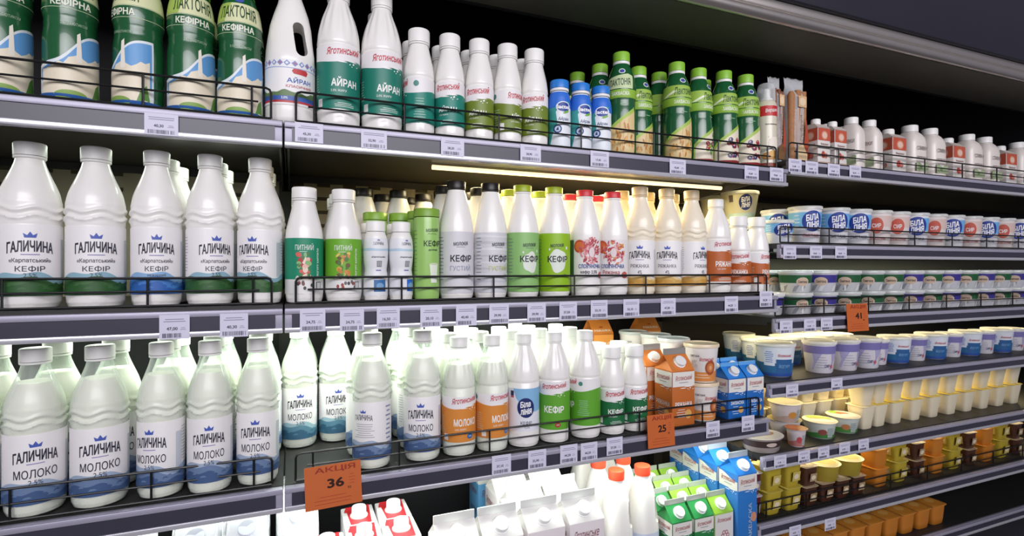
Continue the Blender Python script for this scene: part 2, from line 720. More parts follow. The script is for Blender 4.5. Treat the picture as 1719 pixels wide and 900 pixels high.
def bottle(name, cat, noun, prof, cap, bodymat, capmat, mod=None, seg=48, ringmat=None, milk=None, ring=.004):
    """prof: list of (r, z); cap: (r, z0, z1)"""
    k = Kind(name, cat, noun, max(p[0] for p in prof), cap[2])
    b = MB()
    b.lathe(dense(prof) if mod else prof, bodymat, max(seg, 60) if mod else seg, mod)
    k.part('body', b, sharp=50)
    c = k.part('cap', cap_mb(cap[0], cap[1], cap[2], capmat))
    k.part('tamper_ring', tamper(cap[0] * .97, cap[1] - ring - .001, ring, ringmat or capmat), under=c)
    if milk:
        b = MB()
        zt = milk
        inner = [(max(.004, r - .0016), max(z, .002)) for r, z in prof if z < zt]
        pr = Pr(prof)
        inner.append((pr.r(zt) - .0016, zt))
        b.lathe(inner, MILK, seg, mod)
        k.part('milk', b, label='white milk filling the bottle', sharp=50)
    return k


def fine(prof, step=.004):
    """subdivide a profile with a smooth (Catmull-Rom) curve"""
    out = []
    n = len(prof)
    for i in range(n - 1):
        p0, p1, p2, p3 = prof[max(i - 1, 0)], prof[i], prof[i + 1], prof[min(i + 2, n - 1)]
        m = max(1, int(sqrt((p2[0] - p1[0]) ** 2 + (p2[1] - p1[1]) ** 2) / step))
        for j in range(m):
            t = j / m
            f = lambda a: .5 * (2 * p1[a] + (p2[a] - p0[a]) * t + (2 * p0[a] - 5 * p1[a] + 4 * p2[a] - p3[a]) * t * t + (3 * p1[a] - p0[a] - 3 * p2[a] + p3[a]) * t ** 3)
            r = f(0)
            z = f(1)
            if out and z <= out[-1][1]:
                z = out[-1][1] + 1e-5
            out.append((r, z))
    out.append(prof[-1])
    return out


def petal(r, a, z):
    """arched facets round the foot"""
    if .0015 < z < .034:
        w = 2 * pi / 5
        d = ((a + pi / 2 + .2 + w / 2) % w) / (w / 2) - 1
        zb = .029 * sqrt(max(0, 1 - (d / .86) ** 2))
        r -= .0011 * math.exp(-((z - zb) / .0016) ** 2)
        if z < zb:
            r -= .0007 * min(1, (zb - z) / .006) * min(1, (z - .0015) / .004)
    return r


def dense(prof, z0=.002, z1=.036, step=.0022):
    """extra rings near the foot so the arches show"""
    pr = Pr(prof)
    zs = [z0 + step * i for i in range(int((z1 - z0) / step) + 1)]
    return sorted({(r, z) for r, z in prof} | {(pr.r(z), z) for z in zs if all(abs(z - q[1]) > .0006 for q in prof)}, key=lambda q: q[1])


# --- big wavy-shouldered bottle -------------------------------------------
GALP = [(.030, 0), (.0365, .003), (.0396, .010), (.0402, .019)] + [(.0405, .022), (.0405, .132)] + \
    [(.0398, .134), (.0405, .137)] + [(.0405, .137 + .002 * i) for i in range(1, 18)] + \
    fine([(.0400, .173), (.0375, .186), (.0335, .198), (.0285, .210), (.0238, .222), (.0200, .233), (.0182, .242)])


def galmod(r, a, z):
    if .137 < z < .178:
        for zc in (.146, .159):
            d = z - (zc + .0032 * sin(5 * a + .6))
            r += .0026 * math.exp(-(d / .0024) ** 2)
        d = z - (.1525 + .0032 * sin(5 * a + .6))
        r -= .0014 * math.exp(-(d / .003) ** 2)
    return petal(r, a, z)


def hills(p, z0, h, c1, c2, c3, seed=3):
    g = p.girth()
    rnd = random.Random(seed)
    f1, f2, f3 = rnd.random() * 6, rnd.random() * 6, rnd.random() * 6
    p.wave_top(-g, g, z0, lambda t: z0 + h * (1.05 + .16 * sin(14 * t + f1) + .1 * sin(31 * t + f2)), ink(c1), 1, 60)
    p.wave_top(-g, g, z0, lambda t: z0 + h * (.80 + .17 * sin(11 * t + f2) + .1 * sin(27 * t)), ink(c2), 2, 60)
    p.wave_top(-g, g, z0, lambda t: z0 + h * (.48 + .17 * sin(13 * t + f3) + .11 * sin(37 * t + f1)), ink(c3), 3, 60)
    for i in range(26):
        s = rnd.uniform(-g, g)
        z = z0 + h * rnd.uniform(.08, .55)
        w = rnd.uniform(.003, .008)
        p.poly([(s - w, z), (s + w, z + .0008), (s + w * .4, z + .0035), (s - w * .5, z + .003)], ink(rnd.choice([c2, c3])), 4)


def gal_print(lines, hc, hz=.043, back=False):
    p = Pr(GALP)
    p.sleeve(.0215, .1335, PAPER)
    D = ink('#34323f')
    hills(p, .022, hz - .012, *hc)
    if not back:
        p.crown(0, .1130, .017, .0095, ink('#4a5fb4'))
        p.text('ГАЛИЧИНА', 0, .0965, .0175, D, w=.058, bold=.030, arch=.0035)
        p.lines(0, .0860, .034, 1, .002, ink('#8c84b8'), th=.0014)
        for (s, z, h, w, bd) in lines:
            p.text(s, 0, z, h, D, w=w, bold=bd)
        for sx in (-.062, .066):
            p.lines(sx, .118, .016, 12, .0052, ink('#9a9aa8'), th=.0011, seed=5)
    else:
        p.crown(-.008, .1130, .013, .007, ink('#4a5fb4'))
        p.text('ГАЛИЧИНА', -.008, .103, .011, D, w=.040, bold=.012, arch=.002)
        p.lines(-.006, .0905, .046, 7, .0042, ink('#a5a3b0'), th=.0012, seed=9)
        for i in range(9):
            p.lines(.049, .121 - i * .009, .017, 1, .003, ink('#8b90b4'), th=.0032, seed=i)
        p.text('ГАЛИЧИНА', .100, .0975, .016, D, w=.056, bold=.012, arch=.0035)
    p.rect(.046, .060, .05, .112, ink('#c6ccd4'), 1) if not back else None
    return p


def gal_kind(nm, cat, noun, body, cap, lines, hc, milk=None, back=False, hz=.043):
    k = bottle(nm, cat, noun, GALP, (.0212, .2455, .2665), body, cap, galmod, 60, milk=milk, ring=.0035)
    k.part('label_print', gal_print(lines, hc, hz, back))
    return k


GREENH = ('#8fb5c4', '#3f6b3a', '#2c5a2c')
BLUEH = ('#8db4dc', '#4a82c8', '#2f62ae')
SEAH = ('#9fc0ca', '#5d8ca0', '#3a6680')
SEAH2 = ('#a3b4cc', '#6b82a6', '#435c86')
KEFL = [('«Карпатський»', .077, .0085, .052, .012), ('КЕФІР', .0645, .0092, .036, .006), ('2,5%', .0535, .0080, .016, .0)]
KEFL0 = [('«Карпатський»', .077, .0085, .052, .012), ('КЕФІР', .0645, .0092, .036, .006), ('нежирний', .0535, .0060, .028, .01)]
MILKL = [('МОЛОКО', .0710, .0140, .056, .008), ('2,5%', .0565, .0090, .018, .0)]
RYAL = [('РЯЖАНКА', .0715, .0090, .050, .002), ('4%', .0565, .0090, .011, .0)]
KD = {}
KD['galk'] = gal_kind('kefir_bottle', 'bottle', 'large white kefir bottle', WHITE, CAPW, KEFL, GREENH)
KD['galk0'] = gal_kind('kefir_bottle', 'bottle', 'large white kefir bottle', WHITE, CAPW, KEFL0, BLUEH)
KD['galm'] = gal_kind('milk_bottle', 'bottle', 'clear milk bottle', CLEAR, CAPW, MILKL, SEAH, milk=.212)
KD['galmb'] = gal_kind('milk_bottle', 'bottle', 'clear milk bottle', CLEAR, CAPW, MILKL, SEAH2, milk=.212)
KD['galmt'] = gal_kind('milk_bottle', 'bottle', 'clear milk bottle', CLEAR, CAPW, MILKL, SEAH2, milk=.212, back=True)
KD['galr'] = gal_kind('baked_milk_bottle', 'bottle', 'cream capped baked milk bottle', CREAMW, M('#e6d3ae', .4, key='cap_plastic'), RYAL,
                      ('#e3cd9d', '#d1a95c', '#c9963f'), hz=.036)

# --- fluted 1 l bottle -----------------------------------------------------
YLP = [(.031, 0), (.037, .003), (.0395, .010), (.0402, .020), (.0405, .024), (.0405, .150)] + [(.0395, .1515), (.0395, .1535), (.0405, .155)] + \
    fine([(.0402, .160), (.0385, .176), (.0345, .193), (.0295, .209), (.0243, .222), (.0203, .234), (.0185, .243)])


def ylmod(r, a, z):
    if .160 < z < .240:
        t = (z - .160) / .08
        r += .0011 * sin(pi * t) * cos(14 * a)
    return r




def yl_mod(r, a, z):
    return petal(ylmod(r, a, z), a, z)


RED = '#c2414f'


def swoosh(p, x, z, w, m):
    """milk streaks and drops under the script"""
    for (dx, dz, ww, hh) in ((.30, .0012, .74, .0030), (.0, -.0022, .52, .0020)):
        n = 8
        top = [(x + w * (dx + ww * i / n), z + dz + hh * (.35 + .65 * sin(pi * i / n))) for i in range(n + 1)]
        bot = [(x + w * (dx + ww * i / n), z + dz + hh * .35 * (1 - sin(pi * i / n))) for i in range(n, -1, -1)]
        p.poly(bot + top, m, 3)
    for dx, dz, r in ((.62, -.0036, .0011), (.80, -.0018, .0016), (.72, -.0066, .0008), (1.02, -.0048, .0010)):
        p.ell(x + w * dx, z + dz, r * 1.5, r, m, 3, tilt=.5, n=10)


def yag_print(prof, z0, zc, zt, color, word, wh, ww, off=.006, sub='2,0% ЖИРУ', dot=None, turned=False, wave=.004, scr=.068, zoff=0):
    p = Pr(prof)
    g = p.girth()
    p.sleeve(z0, zt, PAPER)
    C = ink(color)
    p.wave_top(-g, g, z0, lambda t: zc + wave * sin(2 * pi * (t * 2 - .1)), C, 1, 60)
    W = ink('#f2f1ec')
    shift = -.062 if turned else 0
    R = p.rref
    x = off + shift
    p.text('Яготинський', x, (zc + zt) / 2 + wave * .3 + .003, .0135, ink(RED), w=scr * R / .04, bold=.02, shear=.38, tilt=.08)
    swoosh(p, x - .016 * R / .04, zc - .0015, .042 * R / .04, W)
    zz = z0 + (zc - z0) * .56
    p.text(word, x, zz, wh, W, w=ww, bold=.03)
    p.text(sub, x - ww * .22, zz - wh * .95, wh * .28, W, bold=.0)
    if dot:
        p.ell(x + ww * .18, z0 + .012, .0075, .0060, ink(dot), 3)
        p.text('2,6%', x + ww * .18, z0 + .012, .0036, W, layer=4, bold=.01)
    else:
        p.lines(x, z0 + .010, ww * .8, 3, .003, ink('#dfe8df'), th=.0009)
    # back of the label
    p.ell(x + (.045 if turned else -.075 * R / .04), (zc + zt) / 2 + .002, .0055, .0055, ink('#4e8a80'), 2)
    p.lines(x + (.052 if turned else -.066 * R / .04), zz + .012, .032 * R / .04, 8, .0050, ink('#a8cdbb'), th=.0010, seed=4)
    p.rect(x - .055 * R / .04, x - .043 * R / .04, z0 + .004, z0 + .018, W, 2)
    return p


def yl(nm, noun, color, word, ww, wh=.0165, milk=None, dot=None, turned=False, sub='2,0% ЖИРУ', z0=.034, zc=.121, zt=.149):
    k = bottle(nm, 'bottle', noun, YLP, (.0214, .2435, .265), CLEAR if milk else WHITE, CAPW, yl_mod, 56, milk=milk, ring=.0035)
    k.part('label_print', yag_print(YLP, z0, zc, zt, color, word, wh, ww, dot=dot, turned=turned, sub=sub))
    return k


KD['yla'] = yl('airan_bottle', 'large airan bottle', '#1c7a68', 'АЙРАН', .050, .0175)
KD['ylm'] = yl('milk_bottle', 'orange labelled milk bottle', '#d98a3a', 'МОЛОКО', .058, milk=.205, dot='#2e6fae', zc=.112, zt=.135)
KD['ylmt'] = yl('milk_bottle', 'orange labelled milk bottle', '#d98a3a', 'МОЛОКО', .058, milk=.205, dot='#2e6fae', zc=.112, zt=.135)
KD['ylk'] = yl('kefir_bottle', 'green labelled kefir bottle', '#5fa52f', 'КЕФІР', .052, .0180, dot='#a8402c', sub=' ')
KD['ylkt'] = yl('kefir_bottle', 'green labelled kefir bottle', '#5fa52f', 'КЕФІР', .052, .0180, turned=True, sub=' ')
KD['ylr'] = yl('baked_milk_bottle', 'brown orange labelled baked milk bottle', '#b9602a', 'РЯЖАНКА', .060, .0150)

# --- small 0.45 l bottle ---------------------------------------------------
YSP = [(.024, 0), (.029, .003), (.0310, .010), (.0315, .016), (.0315, .110), (.0305, .1115), (.0305, .1135), (.0315, .115)] + \
    fine([(.0313, .119), (.0298, .133), (.0272, .147), (.0240, .160), (.0212, .171), (.0196, .179)])


def ys(nm, noun, color, word, ww, turned=False):
    k = bottle(nm, 'bottle', noun, YSP, (.0224, .182, .208), WHITE, CAPW, petal, 48, ring=.003)
    k.part('label_print', yag_print(YSP, .024, .083, .109, color, word, .0125, ww, off=.006, wave=.003, turned=turned))
    return k


KD['ysa'] = ys('airan_bottle', 'small airan bottle', '#1f8272', 'АЙРАН', .039)
KD['ysat'] = ys('airan_bottle', 'small airan bottle', '#1f8272', 'АЙРАН', .039, True)
KD['yso'] = ys('airan_bottle', 'small airan bottle', '#73862a', 'АЙРАН', .039)
KD['ysk'] = ys('kefir_bottle', 'small kefir bottle', '#1d6b3e', 'КЕФІР', .040)
KD['ysr'] = ys('baked_milk_bottle', 'small baked milk bottle', '#b9602a', 'РЯЖАНКА', .044)

# --- plain white-sleeved bottle with a navy oval ----------------------------
k = bottle('kefir_bottle', 'bottle', 'kefir bottle with a navy oval', YLP, (.0214, .2435, .265), WHITE, CAPW, yl_mod, 56, ring=.0035)


def bila_oval(p, x, z, rx, rz, tilt=.12, words=('Біла', 'лінія'), lay=2, navy='#1c2a66'):
    p.ell(x, z, rx, rz, ink(navy), lay, tilt=.25)
    p.text(words[0], x - rx * .06, z + rz * .36, rz * .62, ink('#f4f4f6'), lay + 1, w=rx * 1.25, bold=.035, shear=.2, tilt=tilt)
    p.text(words[1], x + rx * .02, z - rz * .34, rz * .62, ink('#f4f4f6'), lay + 1, w=rx * 1.4, bold=.035, shear=.2, tilt=tilt)


p = Pr(YLP)
p.sleeve(.040, .140, ink('#e4e6ee'))
p.poly([(-.026, .1398), (.118, .1398), (.118, .088), (.030, .084), (0, .096), (-.018, .118)], ink('#86b8de'), 1)
bila_oval(p, .007, .095, .0215, .0235)
p.text('КЕФІР', .008, .0595, .0085, ink('#3a3d4e'), w=.028, bold=.01)
p.text('2,5%', .010, .0485, .0055, ink('#5a5d6e'), bold=.0)
p.rect(-.034, -.024, .122, .134, ink('#2a2f5a'), 2)
p.rect(-.034, -.024, .118, .1215, ink('#b23a4c'), 2)
p.lines(-.055, .12, .022, 9, .007, ink('#9ba4b8'), th=.0012)
k.part('label_print', p)
KD['bila'] = k

# --- dark green shrink-sleeved bottles --------------------------------------
LAP = [(.026, 0), (.0315, .003), (.0338, .010), (.0340, .018), (.0340, .085), (.0336, .100), (.0322, .112), (.0318, .116), (.0322, .120), (.0316, .124), (.0322, .128), (.0338, .136), (.0341, .145)] + \
    fine([(.0338, .155), (.0320, .172), (.0288, .187), (.0242, .201), (.0202, .210), (.0188, .214)])
DGREEN = M('#1d5a33', .22, key='green_sleeve', coat=.5)
LIME = '#8fba3e'


def lac_kind(nm, noun, big=False, fruit='oat', logo='ЛАКТОНІЯ', cream=True, turned=0.0):
    k = bottle(nm, 'bottle', noun, LAP, (.0195, .221, .2425), DGREEN, M('#8cc43c', .4, key='cap_plastic'), None, 48, ringmat=CAPW, ring=.006)
    p = Pr(LAP, zstep=.008)
    g = p.girth()
    o = turned
    if big:
        p.sleeve(.157, .1895, M('#dfe3b4', .25, key='green_sleeve', coat=.5))
        p.poly([(-g, .1571), (-g, .1893), (-.012, .1893), (-.022, .1571)], ink('#a9c35c'), 1)
        p.text(logo, o, .1725, .021, ink('#2c4a2c'), w=.060, bold=.015, arch=.002)
        p.ell(o + .002, .1955, .009, .0045, ink('#3f57a8'), 1)
        p.sleeve(.1555, .1565, ink('#c8dcae'), 1)
        p.sleeve(.1375, .1382, ink('#c8dcae'), 1)
        p.text('КЕФІРНА', o, .1465, .0118, ink('#e6ead6'), w=.050, bold=.03)
        p.text('З ПРЕБІОТИКОМ', o + .004, .1165, .0040, ink('#a8c4a4'), w=.034, bold=.0)
        top = lambda t: .058 + .048 / (1 + math.exp(-(t - .5) * 11)) + (.012 if t > .62 else 0) * 0
        n = 40
        s0, s1 = -.046, .05
        pts = [(s0, .006), (s1, .006)] + [(s0 + (s1 - s0) * i / n, top(i / n) - .03 * max(0, .18 - i / n)) for i in range(n, -1, -1)]
        p.poly(pts, ink('#dfe6ea'), 1)
        pts = [(s0 + .004, .03), (s1 - .003, .03)] + [(s0 + .004 + (s1 - s0 - .007) * i / n, top(i / n) - .0045 - .03 * max(0, .2 - i / n)) for i in range(n, -1, -1)]
        p.poly(pts, ink('#5f9bd2'), 2)
        rnd = random.Random(4)
        pts = [(s0 + .008, .008), (s1 - .006, .008)]
        for i in range(14, -1, -1):
            t = i / 14
            pts.append((s0 + .008 + (s1 - s0 - .014) * t, .050 + .026 * t + rnd.uniform(-.006, .008)))
        p.poly(pts, ink('#e6dcc4'), 3)
        p.poly([(o + .006, .06), (o + .013, .06), (o + .011, .105), (o + .007, .101)], ink('#ece6d8'), 4)
        p.poly([(.026, .008), (.045, .008), (.040, .036), (.033, .03)], ink('#5d9440'), 4)
        p.rect(-g, g, .001, .0115, ink('#2d5fa6'), 5)
        p.ell(o, .010, .02, .008, ink('#86a850'), 4)
    else:
        z0, z1 = .1520, .1850
        if cream:
            p.poly([(-.042 + o, z0), (.030 + o, z0), (.034 + o, z1 - .002), (.020 + o, z1 + .002), (-.034 + o, z1 - .006)], ink('#c9dba8'), 1)
            p.text(logo, o - .002, .167, .0165, ink('#22402a'), w=.052, bold=.015, tilt=.04)
        else:
            p.poly([(-g, z0), (g, z0), (g, z1 - .004), (-g, z1 - .004)], ink('#9dc050'), 1)
            p.text('Лактонія', o + .004, .167, .0190, ink('#274a2e'), w=.050, bold=.012, shear=.2, tilt=.05)
            p.poly([(-.05 + o, z0 + .001), (-.022 + o, z0 + .016), (-.012 + o, z0 + .015), (-.040 + o, z0 + .001)], ink('#e6efd2'), 2)
        p.ell(o + .004, .1935, .007, .0042, ink('#3d4fa4'), 2)
        p.ell(o + .004, .1935, .0095, .0062, ink('#dfe6d8'), 1)
        p.sleeve(.1310, .1500, ink(LIME), 1)
        p.text('ЗАКВАСКА', o, .1405, .0090, ink('#e9f0d8'), w=.042, bold=.025)
        p.lines(o + .006, .1165, .022, 1, .003, ink('#9ec79c'), th=.0014)
        s0, s1 = -.046 + o, .036 + o
        p.poly([(s0, .004), (s1, .004), (s1, .112), (s1 - .004, .108), (s0 + .02, .066), (s0 + .002, .048)], ink('#a5c452'), 1)
        p.poly([(s0 + .004, .004), (s1, .004), (s1, .104), (s1 - .006, .097), (s0 + .024, .060), (s0 + .006, .042)], ink('#dcc48e' if fruit == 'oat' else '#e6dcc6'), 2)
        if fruit != 'oat':
            p.sleeve(.0012, .012, ink('#8e2a2c'), 7)
        rnd = random.Random(len(fruit) + 3)
        if fruit == 'oat':
            for i in range(34):
                x = rnd.uniform(-.03, .03) + o
                zlim = .026 + (x - o + .035) * 1.0
                z = rnd.uniform(.010, max(.02, zlim))
                p.ell(x, z, .0022, .0062, ink(rnd.choice(['#d8a453', '#c48a3a', '#e3bc78', '#b97b34'])), 3 + i % 3, tilt=rnd.uniform(-.6, .6), n=10)
            for i in range(3):
                x = o - .006 + i * .010
                p.poly([(x, .02), (x + .001, .02), (x + .006, .075 + .004 * i), (x + .005, .075 + .004 * i)], ink('#cf9a48'), 3)
        else:
            for i in range(16):
                x = rnd.uniform(-.012, .030) + o
                z = rnd.uniform(.022, .044 + (x - o + .02) * 1.05)
                c = rnd.choice(['#a81f2c', '#3a3766', '#4c4a80', '#8e1a26', '#2f2c55'] if fruit == 'berry' else ['#7fae3a', '#5a8f2e', '#a81f2c', '#e6ecd8'])
                p.ell(x, z, .0058, .0056, ink(c), 3 + i % 3, n=14)
                p.ell(x - .0015, z + .0018, .0016, .0014, ink('#d8c8cc'), 6, n=8)
    k.part('label_print', p)
    return k


KD['lacbig'] = lac_kind('kefir_drink_bottle', 'large dark green drink bottle', big=True)
KD['laco'] = lac_kind('starter_drink_bottle', 'dark green bottle', fruit='oat', cream=True)
KD['laco2'] = lac_kind('starter_drink_bottle', 'dark green bottle', fruit='oat', cream=False, turned=.006)
KD['lacg'] = lac_kind('starter_drink_bottle', 'dark green bottle', fruit='lime', cream=False, turned=.016)
KD['lacb'] = lac_kind('starter_drink_bottle', 'dark green bottle', fruit='berry', cream=False, turned=.008)

# --- blue-capped small airan --------------------------------------------------
LCP = [(.018, 0), (.0225, .002), (.0240, .008), (.0240, .068), (.0236, .082), (.0240, .094)] + fine([(.0240, .100), (.0228, .113), (.0205, .122), (.0185, .127)])
k = bottle('airan_bottle', 'bottle', 'blue capped small airan bottle', LCP, (.0208, .1345, .152), M('#e4e9ee', .25, key='sleeve', coat=.4), M('#2d7fd6', .35, key='cap_plastic'), None, 44, ringmat=CAPW, ring=.005)
p = Pr(LCP, zstep=.007)
g = p.girth()
p.wave_top(-g, g, .0990, lambda t: .1245 + 0 * t, ink('#2e6fd4'), 1, 12)
p.wave_top(-g, .030, .002, lambda t: .098 + .005 * sin(9 * t), ink('#3f9f9d'), 1, 30)
p.poly([(-.026, .003), (.028, .003), (.034, .0985), (.004, .0985), (-.010, .080), (-.006, .055), (-.018, .030)], ink('#e3e9ef'), 2)
p.wave_top(-.034, .036, .090, lambda t: .0995 + .004 * sin(8 * t), ink('#2e6fd4'), 3, 20)
p.ell(.007, .0905, .0165, .0120, ink('#f0f2f5'), 4)
p.ell(.007, .0905, .0145, .0100, ink('#1e3f94'), 5)
p.text('lactel', .007, .0905, .0085, ink('#f4f6fa'), 6, w=.027, bold=.035)
p.ell(.013, .080, .0075, .0026, ink('#7cb342'), 5, tilt=.4)
p.text('Айран', .007, .0640, .0092, ink('#23336e'), 4, w=.024, bold=.012, shear=.2)
p.ell(-.006, .0430, .0092, .0092, ink('#27407f'), 4)
p.ell(-.006, .0430, .0062, .0062, ink('#c6d2e4'), 5)
p.poly([(-.009, .040), (-.003, .040), (-.004, .047), (-.007, .045)], ink('#27407f'), 6)
k.part('label_print', p)
KD['lactel'] = k

# --- jug with a loop handle (airan) -------------------------------------------


def bool_cut(mb, cutter, mat):
    """cut one mesh builder out of another"""
    me, mc = mb.mesh('body'), cutter.mesh('cutter')
    for m_ in (me, mc):
        bm = bmesh.new()
        bm.from_mesh(m_)
        bmesh.ops.recalc_face_normals(bm, faces=bm.faces[:])
        bm.to_mesh(m_)
        bm.free()
    a, c = bpy.data.objects.new('body_cut', me), bpy.data.objects.new('cutter', mc)
    COL.objects.link(a)
    COL.objects.link(c)
    md = a.modifiers.new('cut', 'BOOLEAN')
    md.object = c
    md.operation = 'DIFFERENCE'
    md.solver = 'EXACT'
    dg = bpy.context.evaluated_depsgraph_get()
    res = bpy.data.meshes.new_from_object(a.evaluated_get(dg))
    bpy.data.objects.remove(a)
    bpy.data.objects.remove(c)
    out = MB()
    out.add([v.co[:] for v in res.vertices], [tuple(p.vertices) for p in res.polygons], mat)
    return out


def ovring(cx, rx, ry, z, n=48, e=2.4):
    pts = []
    for k in range(n):
        a = 2 * pi * k / n
        sx_, cy_ = sin(a), cos(a)
        pts.append((cx + rx * (abs(sx_) ** (2 / e)) * (1 if sx_ >= 0 else -1), -ry * (abs(cy_) ** (2 / e)) * (1 if cy_ >= 0 else -1), z))
    return pts


def hole_cutter(path, rx, rz_n=20):
    """a long rounded slot cutting right through along Y; path: (x, z, half width)"""
    b = MB()
    n = 28
    outline = []
    (x0, z0, w0), (x1, z1, w1) = path
    d = Vector((x1 - x0, z1 - z0)).normalized()
    nrm = Vector((-d.y, d.x))
    for k in range(n // 2 + 1):
        a = pi * k / (n // 2)
        q = Vector((x1, z1)) + w1 * (d * sin(a) - nrm * cos(a)) * 1.0
        outline.append(q)
    for k in range(n // 2 + 1):
        a = pi * k / (n // 2)
        q = Vector((x0, z0)) + w0 * (-d * sin(a) + nrm * cos(a))
        outline.append(q)
    b.loft([[(q.x, -.12, q.y) for q in outline], [(q.x, 0, q.y) for q in outline], [(q.x * 1.5 - .012, .12, q.y) for q in outline]], WHITE)
    return b


k = Kind('airan_jug', 'jug', 'white airan jug', .045, .275)
b = MB()
rows = [(0, .036, .034, 0), (0, .0425, .040, .004), (0, .045, .042, .012), (0, .045, .042, .118), (0, .0440, .041, .135), (.0, .0415, .031, .155), (.001, .0375, .027, .185), (.002, .0315, .024, .208), (.002, .0250, .022, .226), (.001, .0205, .0205, .240), (0, .0190, .0190, .250)]
b.loft([ovring(cx, rx, ry, z, e=2.2) for cx, rx, ry, z in rows], WHITE)
b = bool_cut(b, hole_cutter([(.0195, .136, .0108), (.0135, .180, .0100)], 0), WHITE)
k.part('body', b, sharp=45)
b = MB()
pr = [(.0195, .2515), (.0195, .274)]
k.part('cap', cap_mb(.0215, .252, .275, CAPW))


class PrOv(Pr):
    def map(self, s, z, off):
        a = s / .045
        rx, ry, e = .045 + off, .042 + off, 2.2
        sx_, cy_ = sin(a), cos(a)
        return (rx * (abs(sx_) ** (2 / e)) * (1 if sx_ >= 0 else -1), -ry * (abs(cy_) ** (2 / e)) * (1 if cy_ >= 0 else -1), z)


p = PrOv([(.045, .012), (.045, .118)], base=.0006)
g = .045 * pi * .999
p.rect(-g, g, .033, .115, ink('#ecebea'), 0)
for i in range(24):
    x = -g + 2 * g * (i + .5) / 24
    p.poly([(x - .0055, .108), (x, .1135), (x + .0055, .108), (x, .1025)], ink('#7f93c9'), 1)
    p.poly([(x - .0028, .108), (x, .1108), (x + .0028, .108), (x, .1052)], ink('#e8e6ee' if i % 2 else '#b06a84'), 2)
p.rect(-g, g, .0990, .1005, ink('#9fb0d8'), 1)
p.poly([(.004, .0900), (.027, .0885), (.030, .0945), (.027, .0985), (.004, .0990), (.001, .0945)], ink('#c03a3a'), 2)
p.text('АЙРАН', .0155, .0785, .0105, ink('#3e63ad'), w=.043, bold=.02)
p.text('КЛАСИЧНИЙ', .0155, .0675, .0062, ink('#b8404a'), w=.046, bold=.015)
p.wave_top(-g, g, .0490, lambda t: .0570 + .0022 * sin(30 * t) + .0015 * sin(71 * t), ink('#5d7a4c'), 1, 60)
p.rect(-g, g, .0410, .0490, ink('#3b5ea8'), 2)
p.text('2,0%', -.010, .0452, .0050, ink('#e6ebf4'), 3)
p.rect(-g, g, .0370, .0410, ink('#b8383e'), 2)
p.rect(-g, g, .0330, .0370, ink('#e8e6e4'), 2)
k.part('label_print', p)
KD['jugair'] = k

# --- straight shouldered bottles with dark, lime and red caps --------------------
MOP = [(.029, 0), (.035, .003), (.0375, .010), (.0382, .018), (.0385, .022), (.0385, .140)] + fine([(.0383, .148), (.0372, .156), (.0345, .170), (.0300, .190), (.0250, .210), (.0205, .224), (.0184, .231)])


def mol_kind(nm, noun, capc, draw, body=WHITE):
    k = bottle(nm, 'bottle', noun, MOP, (.0212, .2335, .248), body, M(capc, .4, key='cap_plastic'), petal, 48, ring=.0035, ringmat=CAPW if capc != '#1f1a1a' else None)
    p = Pr(MOP)
    draw(p)
    k.part('label_print', p)
    return k


def mol_words(p, c1='#23232c', sub=None, subc='#8a93a8', x=.008, pct='1,0%'):
    p.text('молокія', x, .1160, .0085, ink('#3a3c4c'), 4, w=.032, bold=.012, shear=.12, tilt=.05)
    p.lines(x, .1085, .030, 1, .002, ink('#6a6c7c'), 4, th=.0007)
    p.text('КЕФІР', x + .002, .0855, .0150, ink(c1), 4, w=.049, bold=.022)
    if sub:
        p.text(sub, x, .0665, .0125, ink(subc), 4, w=.046, bold=-.008)
    if pct:
        p.text(pct, x + .018, .0495, .0060, ink('#4a4c5a'), 4, bold=.0)
    p.lines(-.040, .128, .018, 13, .0072, ink('#7d8088'), 3, th=.0014, seed=8)


def d_grey(p):
    p.sleeve(.014, .1405, ink('#d6d5da'))
    mol_words(p, sub='ГУСТИЙ')


def d_silver(p):
    p.sleeve(.014, .1405, ink('#d2d2d6'))
    g = p.girth()
    for i in range(9):
        p.wave_top(-g, g, .022 + i * .0135, lambda t, i=i: .0265 + i * .0135 + .0012 * sin(17 * t + i), ink('#c3c3c9' if i % 2 else '#dfdfe3'), 1, 40)
    mol_words(p, sub='ГУСТИЙ', subc='#b7c24a')


def splash(p, x, z, r, m, seed):
    """a poured blob with a thin run-off"""
    n = 36
    pts = []
    for i in range(n):
        a = 2 * pi * i / n
        q = r * (1 + .06 * cos(3 * a + seed) + .05 * cos(5 * a + seed * 2))
        pts.append((x + q * cos(a) * .92, z + q * sin(a) * 1.15))
    p.poly(pts, m, 2)
    p.ell(x + r * 1.0, z + r * 1.25, r * .13, r * .18, m, 2, n=10)
    p.ell(x - r * .9, z + r * 1.1, r * .10, r * .13, m, 2, n=10)


def d_sage(p):
    p.sleeve(.014, .1425, ink('#8fbf74'))
    splash(p, .010, .078, .0195, ink('#dfe6da'), 3)
    mol_words(p)


def d_lime(p):
    p.sleeve(.014, .1425, ink('#93bf22'))
    splash(p, .010, .082, .0225, ink('#dfe6da'), 5)
    mol_words(p)


